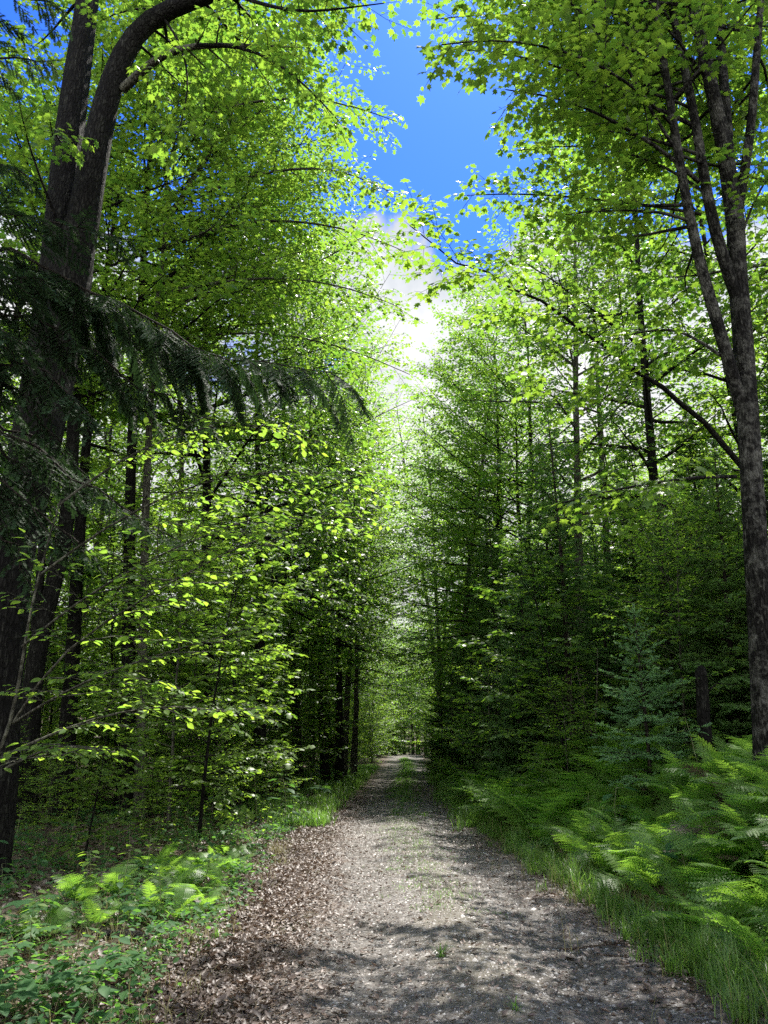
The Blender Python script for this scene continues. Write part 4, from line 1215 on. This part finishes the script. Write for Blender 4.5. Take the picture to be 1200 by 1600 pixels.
def fern(loc, nf, sc, rz, label, group):
    o = empty('fern', loc, label, 'fern', group)
    o.rotation_euler = (0, 0, rz); o.scale = (sc,) * 3
    for k in range(nf):
        dead_ = rng.uniform() < .07
        f = link('frond', dry_frond if dead_ else fronds[int(rng.integers(4))], o)
        if dead_:
            f['label'] = 'brown withered frond'
        f.rotation_euler = (rng.normal(0, .16), rng.normal(.55 if dead_ else .05, .26), k * 6.283 / nf + rng.normal(0, .25))
        s = rng.uniform(.75, 1.15); f.scale = (s, s * rng.uniform(.9, 1.1), s)
    return o


# far ferns: one mesh each
def fern_mesh(seed):
    r = np.random.default_rng(seed); Vs, Ts, Qs, tn, n = [], [], [], [], 0
    g = Geo(); nf = 8
    for k in range(nf):
        fg = frond_geo(r.uniform(.75, .98), 15, int(r.integers(1e6)), r.uniform(.8, 1.5))
        a = k * 6.283 / nf + r.normal(0, .25); t = r.normal(.05, .2)
        Ry = np.array([[math.cos(t), 0, math.sin(t)], [0, 1, 0], [-math.sin(t), 0, math.cos(t)]])
        Rz = np.array([[math.cos(a), -math.sin(a), 0], [math.sin(a), math.cos(a), 0], [0, 0, 1]])
        for v, t_, q_, o_ in [(np.concatenate(fg.V) @ Ry.T @ Rz.T, np.concatenate(fg.T), np.concatenate(fg.Q), np.concatenate(fg.tone))]:
            g.add(v, T=t_, Q=q_, tone=o_)
    return g.mesh('fern', M['fern_leaf'], tone=True)


far_ferns = [fern_mesh(s) for s in (21, 22, 23, 24)]
fr = np.random.default_rng(31)
FB = 'lush fern in the dense fern bank above the grass verge'
FG = 'ferns of the bank'
spots = []


def fern_spots(n, y0, y1, s0, s1, dmin):
    k = t = 0
    while k < n and t < n * 60:
        t += 1
        y = fr.uniform(y0, y1); x = float(road_x(y) + road_w(y)) + fr.uniform(s0, s1)
        if all((a - x) ** 2 + (b - y) ** 2 > dmin ** 2 for a, b in spots):
            spots.append((x, y)); k += 1


fern_spots(125, 6.0, 13, .72, 3.6, .27)
n_near = len(spots)
fern_spots(95, 13, 22, .6, 2.9, .29)
fern_spots(72, 22, 48, .5, 2.4, .42)
for i, (x, y) in enumerate(spots):
    z = hz(x, y) - .02
    if i < n_near:
        fern((x, y, z), int(fr.integers(6, 9)), fr.uniform(.95, 1.35), fr.uniform(0, 6.28), FB, FG)
    else:
        o = link('fern', far_ferns[int(fr.integers(4))], None, (x, y, z))
        s = fr.uniform(1.2, 1.75); o.scale = (s, s, s); o.rotation_euler = (0, 0, fr.uniform(0, 6.28))
        thing(o, FB, 'fern', FG)
x, y = 2.78, 6.3
fern((x, y, hz(x, y)), 5, .5, .4, 'small pale fern low at the corner where grass verge meets bank', None)
# ferns among the trees on the other side
for (u, v, s) in ((255, 1345, .6), (300, 1370, .62), (275, 1400, .6), (235, 1380, .55), (330, 1330, .6), (205, 1400, .5), (265, 1365, .7), (320, 1385, .55), (285, 1355, .7), (245, 1330, .6), (180, 1370, .6), (120, 1380, .6), (370, 1320, .5), (350, 1300, .6), (290, 1330, .6), (345, 1355, .5), (150, 1420, .5), (60, 1440, .5)):
    yv = CAM_Z / math.tan(math.atan((v + 40 - 800) / FOC) - PITCH); c = P(u, v + 40, yv)
    fern((c[0], c[1], hz(c[0], c[1])), int(fr.integers(6, 9)), s, fr.uniform(0, 6.28), 'low feathery fern at the edge of the brown leaf litter', 'ferns by the leaf litter')

# ------------------------------------------------------------------ seedlings and herbs


def herb(name, label, cat, H, n, leaf, tpl, mat, group=None, whorl=False, loc=(0, 0, 0)):
    st, lf = Geo(), Geo()
    pl = path((0, 0, -.03), (rng.normal(0, .15), rng.normal(0, .15), 1), H, 6, (rng.normal(0, .3), rng.normal(0, .3), 0), .05)
    st.tube(pl, np.linspace(.004, .002, 6), 4)
    pos, dr, nr, sz = [], [], [], []
    for k in range(n):
        f = 1.0 if whorl else .3 + .7 * k / max(1, n - 1)
        p, _ = along(pl, min(.995, f)); a = k * 2.4 + rng.normal(0, .3)
        if whorl:
            a = k * 6.283 / n + rng.normal(0, .2)
        d = np.array([math.cos(a), math.sin(a), rng.normal(.12, .15)])
        q = p + unit(d) * leaf * .35
        st.prisms(p[None], q[None], .0016, .0012)
        pos.append(q); dr.append(d - UP * .25); nr.append(UP + rng.normal(0, .2, 3)); sz.append(leaf * rng.uniform(.75, 1.15))
    lf.stamp(tpl, np.array(pos), np.array(dr), np.array(nr), np.array(sz))
    o = empty(name, loc, label, cat, group)
    link('stem', st.mesh(name + '_stem', M['green_stem']), o)
    link('leaves', lf.mesh(name + '_leaves', mat, tone=True), o)
    return o


hp = [herb('seedling', 'x', 'seedling', .28, 7, .115, OVATE, M['herb_leaf'], loc=NUL),
      herb('seedling', 'x', 'seedling', .42, 9, .12, OVATE, M['herb_leaf'], loc=NUL),
      herb('seedling', 'x', 'seedling', .22, 5, .14, MAPLE, M['herb_leaf'], whorl=True, loc=NUL),
      herb('seedling', 'x', 'seedling', .5, 12, .09, OVATE, M['beech_leaf'], loc=NUL),
      herb('seedling', 'x', 'seedling', .16, 6, .095, OVATE, M['herb_leaf'], whorl=True, loc=NUL)]
hr = np.random.default_rng(5)
SD = 'broad-leaved seedling carpeting the woodland floor beside the litter'
for i in range(300):
    y = 4.9 + 12 * hr.uniform() ** 1.2
    x = -1.5 - .02 * y - hr.uniform() ** 1.1 * (1.9 + .16 * y)
    dup(hp[int(hr.integers(5))], (x, y, hz(x, y)), hr.uniform(0, 6.28), hr.uniform(.5, 1.2), SD, 'seedlings on the woodland floor')
g = Geo(); n = 17000      # low greenery nobody could count
y = 4.6 + 17 * rng.uniform(0, 1, n) ** 1.25
ctr = rng.uniform(0, 1, (420, 2)); ci = rng.integers(0, 420, n)
y = 4.7 + 17 * ctr[ci, 0] ** 1.3 + rng.normal(0, .12, n); x = -1.25 - .03 * y - ctr[ci, 1] ** 1.15 * (1.7 + .22 * y) + rng.normal(0, .12, n)
a = rng.uniform(0, 6.28, n); hh_ = rng.beta(1.2, 2.2, n) * .24 * rng.uniform(.4, 1.2, 420)[ci] + .02
g.stamp(OVATE, np.stack([x, y, height(x, y) + hh_], -1), np.stack([np.cos(a), np.sin(a), rng.normal(-.1, .3, n)], -1), UP + rng.normal(0, .4, (n, 3)), rng.uniform(.025, .075, n))
kind(link('ground_cover', g.mesh('ground_cover', M['herb_leaf'], tone=True)), 'stuff')
for (u, v, k, s, lab) in ((30, 1592, 4, 1.7, 'low rosette of broad bright leaves in the bottom corner of the view'),
                          (45, 1545, 0, 1.3, 'seedling with two pale shiny leaves above the corner rosette'),
                          (110, 1575, 2, 1.2, 'spreading lobed-leaf seedling on bare leaf litter near the corner rosette'),
                          (40, 1470, 2, 1.5, 'leafy clump of lobed seedling leaves under the hemlock')):
    yv = CAM_Z / math.tan(math.atan((v - 800) / FOC) - PITCH); c = P(u, v, yv)
    dup(hp[k], (c[0], c[1], hz(c[0], c[1])), 1.3, s, lab)
for i in range(34):
    y = 6.5 + 14 * hr.uniform(); x = float(road_x(y) + road_w(y)) + hr.uniform(.9, 3.4)
    dup(hp[[1, 3, 0][int(hr.integers(3))]], (x, y, hz(x, y)), hr.uniform(0, 6.28), hr.uniform(1.5, 2.3), 'upright leafy herb pushing up through the fern bank', 'herbs in the fern bank')
for i in range(46):
    y = 15.5 + 20 * hr.uniform() ** 1.3; x = float(road_x(y) - road_w(y)) - hr.uniform(.4, 3.4)
    dup(hp[int(hr.integers(5))], (x, y, hz(x, y)), hr.uniform(0, 6.28), hr.uniform(1.3, 2.4), 'leafy herb growing in the sunny grass at the wood edge', 'herbs in the sunny grass')
for o in hp:
    for c in list(o.children):
        bpy.data.objects.remove(c)
    bpy.data.objects.remove(o)

# ------------------------------------------------------------------ sticks and a weathered log
for (u, v, L, az, r, lab) in ((945, 1478, .75, .05, .011, 'dark straight stick lying from the grass verge on to the gravel'),
                              (975, 1495, .42, -.5, .008, 'short pale stick beside the dark stick on the gravel'),
                              (425, 1424, .9, .1, .010, 'long thin pale twig on the leaf litter'),
                              (575, 1462, .35, -.7, .006, 'thin crooked twig on the sunlit gravel'),
                              (20, 1515, .6, .1, .008, 'pale twig in the seedlings near the bottom corner')):
    yv = CAM_Z / math.tan(math.atan((v - 800) / FOC) - PITCH); c = P(u, v, yv)
    pl = path((-L / 2 * math.cos(az), -L / 2 * math.sin(az), 0), (math.cos(az), math.sin(az), 0), L, 8, (0, 0, 0), .08)
    pl[:, 2] = [hz(c[0] + a[0], c[1] + a[1]) - hz(c[0], c[1]) + .012 for a in pl]
    w = Geo(); w.tube(pl, np.linspace(r, r * .4, 8), 6, rough=.06)
    p, T = along(pl, .6); w.tube(np.array([p, p + T * .08 + np.array([0, .08, .01]), p + T * .12 + np.array([0, .15, .02])]), [r * .5, r * .35, r * .2], 4)
    thing(link('fallen_stick', w.mesh('fallen_stick', M['twig'], smooth=True), None, (c[0], c[1], hz(c[0], c[1]))), lab, 'stick')
yv = CAM_Z / math.tan(math.atan((1475 - 800) / FOC) - PITCH); c = P(188, 1475, yv)
w = Geo(); w.tube(np.array([(-.24, .02, .02), (-.15, .02, .03), (0, 0, .035), (.15, -.02, .03), (.22, -.03, .02)]), [.04, .055, .06, .055, .04], 12, rough=.08)
thing(link('rotten_log', w.mesh('rotten_log', M['bark_dark'], smooth=True), None, (c[0], c[1], hz(c[0], c[1]))), 'short dark rotten log half buried among seedlings', 'log')

# prototypes that were only moulds
for k, o in protos.items():
    for ch in list(o.children):
        bpy.data.objects.remove(ch)
    bpy.data.objects.remove(o)

# ------------------------------------------------------------------ light
SUN_EL, SUN_AZ = 62.0, 21.0       # azimuth measured from straight ahead towards the fern bank
sun = bpy.data.lights.new('sun', 'SUN'); sun.energy = 2.6; sun.angle = math.radians(.53); sun.color = (1, .95, .87)
so = bpy.data.objects.new('sun', sun); col.objects.link(so)
so.rotation_euler = (math.radians(90 - SUN_EL), 0, math.radians(180 - SUN_AZ))

world = bpy.data.worlds.new('World'); scene.world = world; world.use_nodes = True
nt = world.node_tree; nt.nodes.clear()
out = nt.nodes.new('ShaderNodeOutputWorld')
sky = nt.nodes.new('ShaderNodeTexSky'); sky.sky_type = 'NISHITA'; sky.sun_disc = False
sky.sun_elevation = math.radians(SUN_EL); sky.sun_rotation = math.radians(SUN_AZ)
sky.air_density = 1.0; sky.dust_density = .4; sky.ozone_density = 1.2
tc = nt.nodes.new('ShaderNodeTexCoord')
sx = nt.nodes.new('ShaderNodeSeparateXYZ'); nt.links.new(tc.outputs['Generated'], sx.inputs[0])
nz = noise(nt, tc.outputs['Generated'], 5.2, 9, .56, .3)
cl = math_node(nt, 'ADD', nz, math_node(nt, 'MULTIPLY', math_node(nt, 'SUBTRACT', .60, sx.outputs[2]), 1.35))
cl = math_node(nt, 'ADD', cl, math_node(nt, 'MULTIPLY', math_node(nt, 'MAXIMUM', math_node(nt, 'SUBTRACT', .25, sx.outputs[1]), 0.0), .40))   # extra unseen cloud behind the camera, added for fill light
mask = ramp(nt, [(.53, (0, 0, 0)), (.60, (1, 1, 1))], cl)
hs = nt.nodes.new('ShaderNodeHueSaturation'); hs.inputs['Saturation'].default_value = 1.22
nt.links.new(sky.outputs[0], hs.inputs['Color'])
b1 = nt.nodes.new('ShaderNodeBackground'); b1.inputs[1].default_value = .085; nt.links.new(mixc(nt, 1.0, hs.outputs[0], (.14, .28, .62), 'MULTIPLY'), b1.inputs[0])
b2 = nt.nodes.new('ShaderNodeBackground'); nt.links.new(math_node(nt, 'ADD', .46, math_node(nt, 'MULTIPLY', sx.outputs[1], -.29)), b2.inputs[1])   # cloud glow raised behind the camera as added fill, dimmer ahead
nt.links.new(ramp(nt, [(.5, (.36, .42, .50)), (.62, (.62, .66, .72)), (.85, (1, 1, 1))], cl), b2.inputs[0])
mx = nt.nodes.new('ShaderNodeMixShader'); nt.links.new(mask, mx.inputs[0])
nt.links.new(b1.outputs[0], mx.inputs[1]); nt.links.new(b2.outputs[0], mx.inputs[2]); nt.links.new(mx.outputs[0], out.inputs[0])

# ------------------------------------------------------------------ camera and render settings
cam = bpy.data.cameras.new('camera'); co = bpy.data.objects.new('camera', cam); col.objects.link(co)
cam.sensor_fit = 'VERTICAL'; cam.sensor_height = 36; cam.lens = 36 * FOC / 1600
cam.clip_start = .05; cam.clip_end = 2000
co.location = (0, 0, CAM_Z); co.rotation_euler = (math.pi / 2 + PITCH, 0, 0)
scene.camera = co
vs = scene.view_settings
vs.view_transform = 'Standard'; vs.look = 'None'; vs.exposure = 2.45; vs.gamma = 1.0; vs.use_curve_mapping = False
scene.render.engine = 'CYCLES'
cy = scene.cycles
cy.max_bounces = 10; cy.diffuse_bounces = 7; cy.glossy_bounces = 2; cy.transmission_bounces = 8; cy.transparent_max_bounces = 4
cy.caustics_reflective = False; cy.caustics_refractive = False
cy.use_denoising = False
cy.sample_clamp_indirect = 3.0
